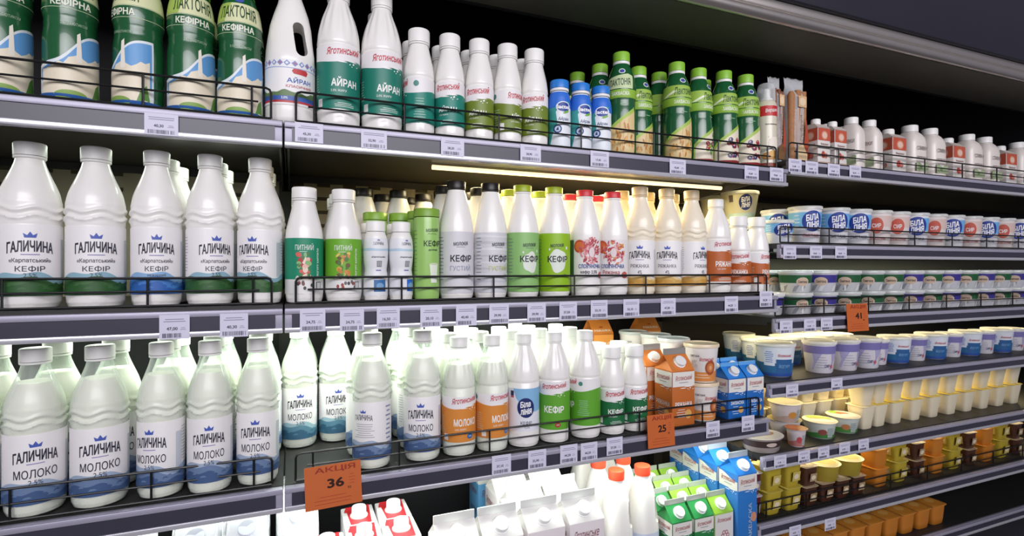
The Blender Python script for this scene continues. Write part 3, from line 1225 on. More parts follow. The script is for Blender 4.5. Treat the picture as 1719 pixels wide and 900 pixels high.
def d_red(p, orange=False):
    """red berries, petals and leaves over a white label"""
    p.sleeve(.040, .133, ink('#e6e3e2'))
    rnd = random.Random(11 if orange else 5)
    p.rect(-.055, -.034, .046, .131, ink('#3f6b45'), 1)
    p.ell(-.018, .1160, .0150, .0150, ink('#c2502c'), 2)
    p.ell(-.018, .1160, .0110, .0105, ink('#d8703c'), 3)
    for i in range(90):
        a = rnd.uniform(0, 2 * pi)
        q = rnd.uniform(.007, .029)
        p.ell(.012 + q * cos(a), .104 + q * sin(a) * 1.05, .0050, .0022, ink(rnd.choice(['#b8414c', '#c9606a', '#d98c90', '#a83040', '#e0b0b0'] + (['#d88a3c'] if orange else []))), 2 + i % 3, tilt=rnd.uniform(0, 3), n=10)
    p.ell(.012, .102, .0072, .0110, ink('#e2d3d4'), 6)
    p.text("СЛОВ'ЯНОЧКА", .010, .0705, .0095, ink('#3a4f96'), 5, w=.060, bold=.02)
    p.text('Ряжанка' if orange else 'кефір 2,5%', .006, .0565, .0095, ink('#b04a50' if orange else '#3b3b48'), 5, w=.042, bold=.012)
    p.ell(.042, .05, .010, .008, ink('#c06058'), 2)


KD['molg'] = mol_kind('kefir_bottle', 'black capped kefir bottle', '#1f1a1a', d_grey)
KD['mols'] = mol_kind('kefir_bottle', 'black capped kefir bottle', '#1f1a1a', d_silver)
KD['molw'] = mol_kind('kefir_bottle', 'lime capped kefir bottle', '#a5b82c', d_sage)
KD['moll'] = mol_kind('kefir_bottle', 'lime capped kefir bottle', '#a5b82c', d_lime)
KD['slov'] = mol_kind('kefir_bottle', 'red capped kefir bottle', '#d23540', lambda p: d_red(p))
KD['slov2'] = mol_kind('kefir_bottle', 'red capped kefir bottle', '#d23540', lambda p: d_red(p, True))

# --- drinking yogurt ------------------------------------------------------------
PYP = [(.026, 0), (.031, .003), (.0330, .010), (.0335, .018), (.0335, .118)] + fine([(.0334, .126), (.0318, .138), (.0288, .151), (.0252, .165), (.0220, .179), (.0196, .190), (.0192, .194)])


def pyt(color, fig):
    k = bottle('drink_yogurt_bottle', 'bottle', 'drinking yogurt bottle', PYP, (.0222, .1965, .217), WHITE, CAPW, petal, 48, ring=.0035)
    p = Pr(PYP)
    g = p.girth()
    p.sleeve(.018, .121, ink('#e8e7e4'))
    p.wave_top(-g, g, .045, lambda t: .1208, ink(color), 1, 10)
    W = ink('#e9efe6')
    p.text('ПИТНИЙ', -.001, .1050, .0125, W, 3, w=.032, bold=.005)
    p.lines(-.003, .0955, .020, 1, .002, W, 3)
    p.text('ЙОГУРТ КАРПАТИ', .023, .0760, .0050, W, 3, w=.052, tilt=pi / 2, bold=.02)
    rnd = random.Random(fig)
    cols = ['#d8625c', '#e6b8a8', '#4d7d4a', '#b03c3c', '#e9d9c4', '#8fb87a'] if fig == 1 else ['#e0a94c', '#c9803a', '#4c7a36', '#e8c46a', '#6d5a34', '#d08a4c']
    for i in range(24):
        t = rnd.random()
        p.ell(-.001 + rnd.uniform(-.010, .010), .050 + .042 * t, rnd.uniform(.0025, .0065), rnd.uniform(.002, .005), ink(cols[i % 6]), 2 + i % 3, tilt=rnd.uniform(0, 3), n=12)
    p.poly([(-.010, .045), (-.004, .045), (-.001, .068), (-.006, .07)], ink(cols[2]), 2)
    p.poly([(.004, .045), (.010, .045), (.008, .07), (.003, .068)], ink(cols[2]), 2)
    p.wave_top(-.016, .014, .043, lambda t: .048 + .004 * sin(14 * t), ink('#ded6c8'), 5, 16)
    for i in range(8):
        p.ell(-.012 + rnd.uniform(0, .034), .028 + rnd.uniform(0, .012), .0026, .0035, ink(rnd.choice(['#4a4a4c', '#9c4a44', '#6d6d70'])), 3, n=10)
    p.rect(.020, .031, .026, .040, ink('#4e5052'), 3)
    p.rect(.0215, .0295, .0275, .0385, ink('#c9c9c9'), 4)
    k.part('label_print', p)
    return k


KD['pytt'] = pyt('#1e8a68', 1)
KD['pytg'] = pyt('#6fae2e', 2)

# --- small waisted bottle ----------------------------------------------------------
GSP = [(.019, 0), (.0235, .003), (.0248, .010), (.0250, .030), (.0246, .045), (.0232, .056), (.0222, .062), (.0232, .069), (.0248, .080), (.0256, .098)] + fine([(.0254, .108), (.0242, .120), (.0218, .130), (.0198, .135)])


def gals(sq):
    k = bottle('kefir_bottle', 'bottle', 'small waisted kefir bottle', GSP, (.0203, .1375, .157), WHITE, CAPW, petal, 44, ring=.003)
    p = Pr(GSP, zstep=.007)
    g = p.girth()
    p.sleeve(.012, .124, ink('#e6e7ea'))
    p.crown(.004, .1185, .007, .0035, ink('#4a5a9a'))
    p.text('ГАЛИЧИНА', .004, .1125, .0062, ink('#44465a'), 3, w=.022, bold=.01, arch=.001)
    p.wave_top(-g, g, .0990, lambda t: .1035 + .0008 * sin(20 * t), ink('#b5cfe0'), 1, 30)
    p.text('«Карпатський»', .004, .0870, .0044, ink('#54566a'), 3, w=.030)
    p.rect(.000, .011, .0680, .0795, ink('#6c6e78'), 3)
    for i in range(5):
        p.rect(.001 + i * .002, .002 + i * .002, .069, .0785, ink('#c9cad0'), 4)
    p.lines(.004, .0600, .018, 1, .002, ink('#7a7ab0'), 3, th=.0025)
    p.rect(-.006 if sq == 1 else .004, .020 if sq == 1 else .023, .0200, .0430, ink('#356fa6' if sq == 1 else '#2f6ed0'), 3)
    p.ell(.007 if sq == 1 else .014, .031, .008, .006, ink('#7ba7cc'), 4)
    k.part('label_print', p)
    return k


KD['gals'] = gals(1)
KD['gals2'] = gals(2)

# --- slim green can-shaped bottle ------------------------------------------------------
SLP = [(.020, 0), (.0245, .003), (.0258, .010), (.0260, .018), (.0260, .160), (.0255, .166), (.0250, .168)]
k = Kind('kefir_bottle', 'bottle', 'slim pale green kefir bottle', .026, .186)
b = MB()
b.lathe(SLP, M('#9cc96c', .3, key='sleeve', coat=.3), 44, petal)
k.part('body', b)
k.part('cap', cap_mb(.0262, .1695, .186, M('#7fa83a', .4, key='cap_plastic'), seg=56))
p = Pr(SLP)
p.text('молокія', .006, .1420, .0075, ink('#2e4a3c'), 2, w=.028, bold=.012, shear=.12, tilt=.06)
p.lines(.006, .1340, .030, 1, .002, ink('#5a8a52'), 2, th=.0007)
p.text('КЕФІР', .007, .1150, .0125, ink('#22302a'), 2, w=.038, bold=.016)
p.text('дитячий', .007, .1020, .0045, ink('#2e4a3c'), 2, w=.020)
p.poly([(.002, .036), (.015, .036), (.018, .074), (-.001, .074)], ink('#e6eedb'), 2)
p.ell(.0085, .074, .0095, .0022, ink('#c9d8b4'), 3)
p.lines(-.032, .14, .012, 12, .008, ink('#6f9a56'), 2, th=.0014)
k.part('label_print', p)
KD['slim'] = k

# --- aerosol cream -----------------------------------------------------------------------
SPP = [(.024, 0), (.0255, .003), (.0258, .006), (.0258, .165), (.0240, .174), (.0215, .179)]
k = Kind('whipped_cream_can', 'can', 'aerosol cream can', .026, .226)
b = MB()
b.lathe(SPP, M('#d8d2bd', .3, key='can', coat=.4), 44)
k.part('body', b)
b = MB()
b.lathe([(.0165, .179), (.0165, .186), (.0100, .190), (.0092, .206), (.0060, .214)], M('#eeeeea', .35, key='nozzle'), 24)
n_ = k.part('nozzle', b, label='white nozzle')
b = MB()
b.lathe([(.0218, .1795), (.0225, .1825), (.0218, .214), (.0200, .224), (.0170, .2262)], M('#f0f4f4', .08, key='clear_cap', trans=.72), 32)
k.part('cap', b, label='clear overcap')
p = Pr(SPP)
p.sleeve(.138, .1645, ink('#c2282e'))
p.text('Вершки', .006, .1515, .0120, ink('#efe6e2'), 2, w=.034, bold=.02, shear=.25, tilt=.1)
p.text('Крем вершковий', .006, .1160, .0050, ink('#5d5248'), 2, w=.034, shear=.3)
splash(p, .012, .066, .016, ink('#eae4d4'), 4)
p.ell(.000, .034, .020, .010, ink('#b8823c'), 3)
p.ell(.008, .040, .012, .008, ink('#d8a85c'), 4)
p.sleeve(.004, .016, ink('#8a3a2a'), 1)
k.part('label_print', p)
KD['spray'] = k

# --- bag of wafer rolls ---------------------------------------------------------------------
for var, cc in (('wafa', '#a8744a'), ('wafb', '#7d4a30')):
    k = Kind('wafer_roll_bag', 'bag', 'clear bag of wafer rolls', .035, .238)
    k.w, k.d = .071, .052
    rnd = random.Random(var == 'wafa')
    wm = M(cc, .7, key='wafer', mottle=.3, scale=140)
    wd = M('#4a2a1c', .6, key='cocoa', mottle=.2, scale=90)
    for i, (x, y) in enumerate([(-.0215, -.0105), (0, -.012), (.0215, -.0105), (-.0108, .0085), (.0108, .0085)]):
        b = MB()
        b.lathe([(.0065, .012), (.0102, .013), (.0102, .196 + rnd.uniform(-.01, .01)), (.0055, .199)], wm, 16, lambda r, a, z: r * (1 + .05 * sin(a * 2 + z * 260)), c=(x, y))
        k.part('wafer_roll', b)
    b = MB()
    rings = []
    for z, w_, d_ in ((.0, .031, .012), (.004, .033, .020), (.02, .034, .024), (.10, .0335, .024), (.18, .034, .023), (.200, .033, .016), (.212, .034, .006), (.222, .035, .0025), (.238, .036, .0015)):
        rings.append([(w_ * (sin(a) if abs(sin(a)) < .9 else sin(a)) * (1 + .03 * sin(5 * a + z * 90)), -d_ * cos(a) * (1 + .10 * sin(9 * a + z * 130)), z + .002 * sin(7 * a)) for a in [2 * pi * q / 40 for q in range(40)]])
    b.loft(rings, FILM)
    fm = k.part('film', b, label='crinkled clear film')
    p = Fl((0, -.0262, .10), (1, 0, 0), (0, 0, 1))
    p.rect(-.012, .018, .055, .085, ink('#d9b184'), 0)
    p.ell(.003, .070, .011, .011, ink('#e8cfae'), 1)
    p.text('Трубочки', .002, .0, .010, ink('#efe0cc'), 1, w=.070, tilt=pi / 2, bold=.02)
    p.poly([(-.018, -.088), (.020, -.088), (.022, -.062), (.004, -.045), (-.016, -.056)], ink('#dcc296' if var == 'wafa' else '#7c5a34'), 0)
    p.poly([(.008, -.05), (.022, -.075), (.026, -.03), (.016, .03)], ink('#a8482c'), 1)
    k.part('film_print', p, under=fm)
    KD[var] = k

# --- cartons -----------------------------------------------------------------------------------


def gable(nm, noun, w, d, hb, hg, hf, colors, draw, capr=.0145, caph=.011, cappos=.50, flapmat=None, inset=.016, cap=True):
    """gable-top carton: ridge along X, cap on the slope that faces the aisle. colors: (roof, side)"""
    k = Kind(nm, 'carton', noun, sqrt(w * w + d * d) / 2, hb + hg + hf)
    k.w, k.d = w, d
    x, y = w / 2, d / 2
    roof, side = M(colors[0], .35, key='carton', coat=.15), M(colors[1], .4, key='carton', coat=.15)
    b = MB()
    b.box(-x, x, -y, y, 0, hb, side, .0016, 2)
    k.part('body', b)
    b = MB()
    t = .0016
    zt = hb + hg
    vs = [(-x, -y, hb), (x, -y, hb), (x, y, hb), (-x, y, hb), (-x, -t, zt), (x, -t, zt), (x, t, zt), (-x, t, zt),
          (-x + inset, 0, zt - hg * .30), (x - inset, 0, zt - hg * .30)]
    fs = [(0, 1, 5, 4), (2, 3, 7, 6), (3, 2, 1, 0)]
    fs += [(0, 4, 8), (4, 7, 8), (7, 3, 8), (3, 0, 8), (1, 9, 5), (5, 9, 6), (6, 9, 2), (2, 9, 1), (4, 5, 6, 7)]
    b.add(vs, fs, roof)
    g_ = k.part('gable_roof', b, sharp=20)
    b = MB()
    b.box(-x, x, -t, t, zt, zt + hf, flapmat or M(colors[2] if len(colors) > 2 else '#c4c6c2', .4, key='carton_seal'), .0006, 1)
    k.part('sealed_ridge', b)
    # cap
    sl = Vector((0, y - t, hg)).normalized()
    nrm = Vector((0, -hg, y - t)).normalized()
    c0 = Vector((0, -y, hb)) + sl * (sqrt((y - t) ** 2 + hg * hg) * cappos)
    b = MB()
    seg = 40
    ux, uy = Vector((1, 0, 0)), sl
    rings = []
    for r_, h_ in ((capr * 1.12, -.001), (capr * 1.12, .0022), (capr, .0024), (capr, caph * .92), (capr * .93, caph), (capr * .5, caph + .0001)):
        rings.append([c0 + (ux * cos(2 * pi * q / seg) + uy * sin(2 * pi * q / seg)) * (r_ - (.0004 if q % 2 and h_ > .0023 and r_ > capr * .95 else 0)) + nrm * h_ for q in range(seg)])
    b.loft(rings, M('#f0f1f0', .35, key='cap_plastic'))
    if cap:
        k.part('cap', b)
    p = Fl((0, -y, 0), (1, 0, 0), (0, 0, 1))
    p.half = x
    draw(p, k, hb, x, y)
    if not cap:
        p.face((0, -y, hb), (1, 0, 0), sl)
        p.text('РЯЖАНКА', 0, .012, .008, ink('#f0e4d2'), 1, w=x * 1.6, bold=.03)
        p.rect(-.006, .006, .022, .026, ink('#8a3a20'), 1)
    k.part('carton_print', p)
    return k


def faces_of(p, k, x, y):
    """front and the side toward -X, each as a frame with s across and z up"""
    yield 'front', p.face((0, -y, 0), (1, 0, 0), (0, 0, 1)), x
    yield 'side', p.face((-x, 0, 0), (0, -1, 0), (0, 0, 1)), y
    yield 'far_side', p.face((x, 0, 0), (0, 1, 0), (0, 0, 1)), y


def flat_swoosh(p, x, z, w, m):
    swoosh(p, x, z, w, m)


def band_carton(low, band='#e4e1da', word='', vertical=False, zb=.80, hbk=.16, scr='#b0535c', wavy=False):
    def draw(p, k, hb, x, y):
        for nme, q, hw in faces_of(p, k, x, y):
            e = .0012
            z1, z0 = hb - .003, hb * zb
            if nme == 'side' and wavy:
                n = 20
                top = [(-hw + e + 2 * (hw - e) * i / n, z1 - (z1 - z0) * .42 * (.5 + .5 * cos(pi * (1 - i / n) + .0))) for i in range(n + 1)]
                q.poly([(-hw + e, z0), (hw - e, z0)] + top[::-1], ink(band), 0)
            else:
                q.rect(-hw + e, hw - e, z0, z1, ink(band), 0)
            q.text('Яготинський', 0, z0 + (z1 - z0) * .60, (z1 - z0) * .36, ink(scr), 2, w=hw * 1.5, bold=.008, shear=.38, tilt=.04)
            q.lines(0, z0 + (z1 - z0) * .25, hw * 1.2, 1, .003, ink('#8a8a9a'), 2, th=.0016)
            swoosh(q, -hw * .35, z0 - .003, hw * 1.15, ink('#e9edf0'))
            if word and not vertical:
                q.text(word, 0, hb * .40, hb * .085, ink('#e9edf0'), 2, w=hw * 1.5, bold=.02)
                q.ell(hw * .4, hb * .22, hw * .3, hb * .08, ink('#d8a860'), 2)
                q.lines(-hw * .2, hb * .3, hw * .9, 4, .006, ink('#cfd8e4'), 2, th=.0014)
            if word and vertical and nme == 'front':
                q.text(word, hw * .25, hb * .38, hw * .36, ink('#cfe0f2'), 2, w=hb * .5, tilt=pi / 2, bold=.02)
                q.ell(hw * .62, hb * .45, hw * .3, hb * .06, ink('#c98a6c'), 1)
    return draw


KD['cor'] = gable('baked_milk_carton', 'orange gable carton', .070, .070, .140, .036, .016, ('#d9803c', '#c06a2e', '#8f8d88'), band_carton('#c06a2e', word='РЯЖАНКА', zb=.72), inset=.012)
KD['corb'] = gable('baked_milk_carton', 'tall orange gable carton', .070, .070, .185, .040, .016, ('#d07a34', '#c06c2a', '#b9743c'), band_carton('#c06a2e', word='РЯЖАНКА', zb=.60, band='#e0913f', scr='#f0e6d8'), inset=.012, cap=False)
KD['cbs'] = gable('kefir_carton', 'small blue gable carton', .060, .060, .108, .026, .010, ('#2f86dc', '#2268b8', '#5fa5e4'), band_carton('#2268b8', word='ЗАКВАСКА', zb=.66), capr=.0128, inset=.010)
KD['cbl'] = gable('starter_carton', 'tall blue gable carton', .068, .068, .214, .034, .016, ('#2f86dc', '#2b76c4', '#a9b4bd'), band_carton('#2b76c4', word='ЗАКВАСКА', vertical=True, zb=.80, wavy=True), capr=.0150, inset=.012)
KD['cgr'] = gable('cream_carton', 'green gable carton', .068, .068, .118, .032, .014, ('#2f8f4a', '#2a8044', '#b4bab0'), band_carton('#2a8044', zb=.70, word='СМЕТАНА'), capr=.0142, inset=.010)


def lime_draw(p, k, hb, x, y):
    for nme, q, hw in faces_of(p, k, x, y):
        q.rect(-hw + .001, hw - .001, .002, hb - .004, ink('#e0ddd8'), 0)
        q.text('Яготинський', 0, hb * .84, hb * .10, ink('#b0535c'), 2, w=hw * 1.5, bold=.008, shear=.38)
        for i in range(6):
            a = 2 * pi * i / 6
            q.ell(hw * .1 + hw * .28 * cos(a), hb * .48 + hw * .28 * sin(a), hw * .17, hw * .17, ink('#a85a68'), 1, n=14)
            q.ell(hw * .1 + hw * .28 * cos(a), hb * .48 + hw * .28 * sin(a), hw * .10, hw * .10, ink('#e0ddd8'), 2, n=12)
        q.lines(0, hb * .2, hw * 1.2, 3, .005, ink('#8f8f98'), 2)


KD['cli'] = gable('cream_carton', 'lime gable carton', .068, .068, .118, .032, .014, ('#8fbf3c', '#9cc84c', '#aeb8a4'), lime_draw, capr=.0142, inset=.010)


def white_draw(p, k, hb, x, y):
    for nme, q, hw in faces_of(p, k, x, y):
        q.rect(-hw + .001, hw - .001, .0, hb * .12, ink('#4f8fc4'), 0)
        q.text('Яготинське', -hw * .05, hb * .86, hb * .105, ink('#8a4a5a'), 1, w=hw * 1.45, bold=.006, shear=.4, tilt=.04)
        q.text('МОЛОКО', 0, hb * .55, hb * .09, ink('#5d6f96'), 1, w=hw * 1.3, bold=.02)
        q.lines(0, hb * .4, hw * 1.1, 5, .008, ink('#b9b6bc'), 1, th=.0018)


KD['cwh'] = gable('milk_carton', 'white gable carton', .090, .088, .194, .036, .018, ('#e9e7e4', '#e6dfe0', '#d2d4d0'), white_draw, capr=.0165, caph=.014, inset=.016)
KD['cwb'] = gable('milk_carton', 'white and blue gable carton', .080, .080, .176, .036, .018, ('#e4e8e2', '#5d9fd0', '#c9cbc4'), white_draw, capr=.0150, inset=.016)

# flat-top brick with a red stripe and a screw cap
k = Kind('milk_carton', 'carton', 'white brick carton with a red stripe', .058, .236)
k.w, k.d = .070, .092
b = MB()
b.box(-.035, .035, -.046, .046, 0, .212, M('#efeeee', .3, key='carton', coat=.2), .003, 2)
k.part('body', b)
p = Fl((0, 0, .212), (1, 0, 0), (0, 1, 0))
p.poly([(-.021, -.045), (.023, -.045), (.027, .045), (-.025, .045)], ink('#cf2f36'), 0)
p.poly([(-.012, .012), (-.030, .018), (-.026, .036), (-.016, .040)], ink('#cf2f36'), 1)
p.face((0, -.046, 0), (1, 0, 0), (0, 0, 1))
p.rect(-.021, .023, .150, .210, ink('#cf2f36'), 0)
p.text('МОЛОКО', 0, .10, .014, ink('#b0303a'), 1, w=.052, bold=.02)
p.lines(0, .075, .045, 6, .008, ink('#a9a9b2'), 1)
p.face((.035, 0, 0), (0, 1, 0), (0, 0, 1))
p.lines(0, .19, .07, 8, .018, ink('#cfcfd4'), 1, th=.003)
k.part('carton_print', p)
b = MB()
b.lathe([(.0190, .2115), (.0190, .2150), (.0165, .2155)], CAPW, 40, c=(0, -.006))
k.part('cap_base', b)
b = MB()
b.lathe([(.0158, .2155), (.0158, .231), (.0148, .2335), (.010, .2337)], M('#f2f2f2', .3, key='cap_plastic'), 48, lambda r, a, z: r - (.0004 if round(a * 24 / pi) % 2 and r > .0150 else 0), c=(0, -.006))
k.part('cap', b)
KD['tet'] = k

# film-wrapped slanted-top carton
k = Kind('wrapped_milk_carton', 'carton', 'film wrapped carton', .060, .292)
k.w, k.d = .084, .080
b = MB()
b.box(-.038, .038, -.036, .036, 0, .225, M('#e3e5ea', .4, key='carton'), .002, 2)
b.add([(-.038, -.036, .225), (.038, -.036, .225), (.038, .036, .225), (-.038, .036, .225), (-.034, .014, .268), (.034, .014, .268), (.034, .030, .268), (-.034, .030, .268)],
      [(0, 1, 5, 4), (1, 2, 6, 5), (2, 3, 7, 6), (3, 0, 4, 7), (4, 5, 6, 7)], M('#e3e5ea', .4, key='carton'))
k.part('body', b)
b = MB()
c0, sl = Vector((0, -.012, .2448)), Vector((0, .050, .043)).normalized()
nr = Vector((0, -.043, .050)).normalized()
rings = []
for r_, h_ in ((.0165, -.002), (.0165, .006), (.0150, .008), (.010, .0082)):
    rings.append([c0 + Vector((1, 0, 0)) * (r_ * cos(2 * pi * q / 32)) + sl * (r_ * sin(2 * pi * q / 32)) + nr * h_ for q in range(32)])
b.loft(rings, M('#d2d7e4', .35, key='cap_plastic'))
k.part('cap', b)
b = MB()
rings = []
for z, sx_, sy_, cy in ((.001, .041, .039, 0), (.10, .0415, .0395, 0), (.20, .041, .039, 0), (.232, .041, .037, .002), (.262, .040, .022, .016), (.276, .038, .014, .022), (.288, .036, .006, .024)):
    rings.append([(x_ * (1 + .02 * sin(9 * i + z * 70)), y_ * (1 + .03 * cos(7 * i + z * 50)) + cy, z + .0015 * sin(5 * i)) for i, (x_, y_, _) in enumerate(ovring(0, sx_, sy_, z, 40, 6))])
b.loft(rings, FILM)
k.part('film', b, label='crinkled clear film')
KD['wrap'] = k

# small red-topped carton of the top right shelf
k = Kind('cream_carton', 'carton', 'small red and white carton', .034, .108)
k.w, k.d = .048, .048
b = MB()
b.box(-.024, .024, -.024, .024, 0, .085, M('#e2dcd6', .4, key='carton', coat=.1), .0015, 2)
k.part('body', b)
b = MB()
b.add([(-.024, -.024, .085), (.024, -.024, .085), (.024, .024, .085), (-.024, .024, .085), (-.020, -.010, .096), (.020, -.010, .096), (.020, .016, .096), (-.020, .016, .096)],
      [(0, 1, 5, 4), (1, 2, 6, 5), (2, 3, 7, 6), (3, 0, 4, 7), (4, 5, 6, 7)], M('#cfc4bc', .4, key='carton'))
k.part('sloped_top', b)
b = MB()
b.lathe([(.0125, .0955), (.0125, .106), (.011, .1085), (.006, .1086)], CAPW, 32, c=(0, .002))
k.part('cap', b)
p = Fl((0, -.024, 0), (1, 0, 0), (0, 0, 1))
for o_, ux in (((0, -.024, 0), (1, 0, 0)), ((-.024, 0, 0), (0, -1, 0))):
    p.face(o_, ux, (0, 0, 1))
    p.rect(-.023, .023, .056, .084, ink('#c0573f'), 0)
    p.ell(.001, .068, .012, .010, ink('#d98f74'), 1)
    p.ell(.001, .068, .009, .007, ink('#e3c3b0'), 2)
    p.text('Вершки', .001, .0475, .0058, ink('#8a5a56'), 1, w=.028, bold=.01)
    p.ell(-.004, .024, .007, .008, ink('#b84a3c'), 1)
    p.ell(.006, .022, .006, .006, ink('#c7776a'), 2)
    p.rect(-.023, .023, .001, .008, ink('#b9a090'), 1)
k.part('carton_print', p)
KD['csr'] = k

# white rounded-shoulder carton bottle
k = Kind('cream_bottle', 'bottle', 'white cream bottle', .034, .125)
b = MB()
b.loft([ovring(0, r_, r_ * .92, z, 40, 3.2) for r_, z in ((.026, 0), (.029, .003), (.030, .01), (.030, .080), (.028, .092), (.022, .102), (.016, .108))], M('#e8dfd8', .35, key='carton', coat=.2))
k.part('body', b)
k.part('cap', cap_mb(.017, .1085, .124, CAPW))
p = Fl((0, -.0278, 0), (1, 0, 0), (0, 0, 1))
p.text('СЛИВКИ', 0, .066, .009, ink('#7c6a68'), 1, w=.036, bold=.005)
p.text('ВЕРШКИ', 0, .044, .006, ink('#8a7a78'), 1, w=.036, bold=.01)
p.wave_top(-.022, .022, .012, lambda t: .030 + .003 * sin(9 * t), ink('#a3b38c'), 1, 16)
p.ell(-.004, .022, .005, .004, ink('#6d8f5a'), 2)
k.part('carton_print', p)
KD['cwr'] = k

# red-capped handled jug
k = Kind('milk_jug', 'jug', 'white milk jug with a red cap', .0418, .247)
k.w, k.d = .0842, .0842
b = MB()
JM = M('#f0efe9', .35, key='jug_plastic', coat=.1)
rows = [(0, .034, .036, 0), (0, .040, .040, .004), (0, .0415, .0415, .012), (0, .0415, .0415, .094), (-.001, .041, .041, .108), (-.0015, .0385, .0385, .135), (-.001, .0340, .0350, .165), (0, .0275, .0290, .195), (0, .0215, .0225, .212), (0, .0185, .0185, .219), (0, .0178, .0178, .224)]
b.loft([ovring(cx, rx, ry, z, 48, 2.6) for cx, rx, ry, z in rows], JM)
cut = MB()
cut.loft([[(q[0], -.0 - .12 * 0 + yy, q[1]) for q in ((.018, .115), (.026, .108), (.034, .112), (.034, .140), (.028, .172), (.0205, .172), (.0165, .150))] for yy in (-.12, .12)], JM)
b = bool_cut(b, cut, JM)
k.part('body', b, sharp=30)
c_ = k.part('cap', cap_mb(.0225, .2250, .248, M('#ee4f30', .38, key='cap_plastic')))
k.part('tamper_ring', tamper(.0200, .2205, .004, CAPW), under=c_)


class PrJ(Pr):
    def map(self, s, z, off):
        a = s / .0415
        rr, e = .0415 + off, 2.6
        sx_, cy_ = sin(a), cos(a)
        return (rr * (abs(sx_) ** (2 / e)) * (1 if sx_ >= 0 else -1), -rr * (abs(cy_) ** (2 / e)) * (1 if cy_ >= 0 else -1), z)


p = PrJ([(.0415, .012), (.0415, .094)], base=.0008)
p.rect(-.115, .115, .018, .088, ink('#cfd9ea'), 0)
p.wave_top(-.115, .115, .018, lambda t: .030 + .004 * sin(22 * t), ink('#6f9cd2'), 1, 40)
p.text('МОЛОКО', .012, .066, .012, ink('#b8465c'), 2, w=.044, bold=.03)
p.lines(.010, .054, .04, 3, .006, ink('#8a9ac0'), 2)
k.part('label_print', p)
KD['jug'] = k

# --- tubs ---------------------------------------------------------------------------------------------


def tub(nm, noun, rt, rb, h, bodyc, lidc, draw, lidm=None, rim=.0028, dome=0.0, cat='tub', clear=False):
    k = Kind(nm, cat, noun, rt + rim, h)
    prof = [(rb * .93, 0), (rb, .003), (rt, h - .010)]
    b = MB()
    b.lathe(prof + [(rt + .0012, h - .0098), (rt + .0012, h - .007)], M(bodyc, .3, key='tub', coat=.25), 48)
    k.part('body', b)
    b = MB()
    lm = lidm or M(lidc, .3, key='tub_lid', coat=.2)
    R = rt + rim
    b.lathe([(R, h - .0085), (R, h - .0025), (R - .0012, h), (R - .004, h), (R - .0055, h - .0022), (R * .6, h - .0022 + dome), (R * .2, h - .0022 + dome)], lm, 48)
    k.part('lid', b)
    p = Pr(prof, base=.0005)
    draw(p, h, rt)
    k.part('tub_print', p)
    return k


CLEARLID = M('#e9ecea', .12, key='clear_lid', trans=.45)


def t_bila(second='#4a4a58', word='СМЕТАНА'):
    def draw(p, h, R):
        g = p.girth() * .92
        p.wave_top(-g, g, h * .47, lambda t: h * .84, ink('#6fb0e4'), 1, 10)
        bila_oval(p, .006, h * .61, R * .70, h * .27, tilt=.16, words=('БІЛА', 'ЛІНІЯ'), navy='#1f3a90')
        p.text(word, .004, h * .24, h * .085, ink(second), 2, w=R * 1.2, bold=.015)
        p.lines(-R * .9, h * .75, R * .45, 5, h * .09, ink('#e9eef4'), 2, th=.0012)
    return draw


def t_pale(p, h, R):
    bila_oval(p, .012, h * .58, R * .40, h * .28, words=('БІЛА', 'ЛІНІЯ'))
    p.rect(-R * .75, -R * .5, h * .6, h * .84, ink('#5a4a48'), 2)
    p.wave_top(-R, R, h * .05, lambda t: h * .2, ink('#a9c0b8'), 1, 8)


def t_red(p, h, R):
    g = p.girth() * .92
    p.wave_top(-g, g, h * .55, lambda t: h * .84, ink('#d8c0b8'), 1, 10)
    p.ell(.004, h * .58, R * .45, h * .22, ink('#c2503c'), 2)
    p.text('СИР', .004, h * .58, h * .12, ink('#f0e8e4'), 3, w=R * .55, bold=.03)
    p.text('КИСЛОМОЛОЧНИЙ', .004, h * .22, h * .08, ink('#a84a48'), 2, w=R * 1.3)


def t_band(c, oval='#cdb6a0', tone='#4a3a34'):
    def draw(p, h, R):
        g = p.girth() * .94
        p.wave_top(-g, g, h * .44, lambda t: h * .80, ink(c), 1, 10)
        p.ell(.002, h * .50, R * .42, h * .20, ink(oval), 2)
        p.text('Сметана', .002, h * .50, h * .13, ink(tone), 3, w=R * .62, bold=.02)
        rnd = random.Random(3)
        for i in range(12):
            s = rnd.uniform(-g, g)
            p.poly([(s, h * .04), (s + R * .25, h * .06), (s + R * .5, h * .36), (s + R * .2, h * .30)], ink(rnd.choice(['#8f9298', '#b9bcc0', '#d8dadc'])), 1)
    return draw


def t_ryaz(p, h, R):
    g = p.girth() * .90
    p.wave_top(-g, g, .004, lambda t: h * .30 + h * .02 * sin(9 * t), ink('#d98c48'), 1, 30)
    p.text('Яготинська', R * .35, h * .62, h * .10, ink(RED), 2, w=R * .95, bold=.008, shear=.38, tilt=.04)
    p.ell(R * .62, h * .40, R * .36, h * .19, ink('#a3522c'), 2)
    p.ell(R * .62, h * .40, R * .24, h * .12, ink('#c97a44'), 3)
    p.ell(R * .62, h * .40, R * .10, h * .06, ink('#e0a878'), 4)
    p.text('4%', -R * .45, h * .50, h * .20, ink('#c9bdb2'), 2, w=R * .45, bold=.0)
    p.text('СМЕТАНА', -R * .4, h * .70, h * .055, ink('#6d6460'), 2, w=R * .6)
    p.lines(R * .1, h * .2, R * 1.1, 2, h * .07, ink('#efd9c0'), 2, th=.0018)


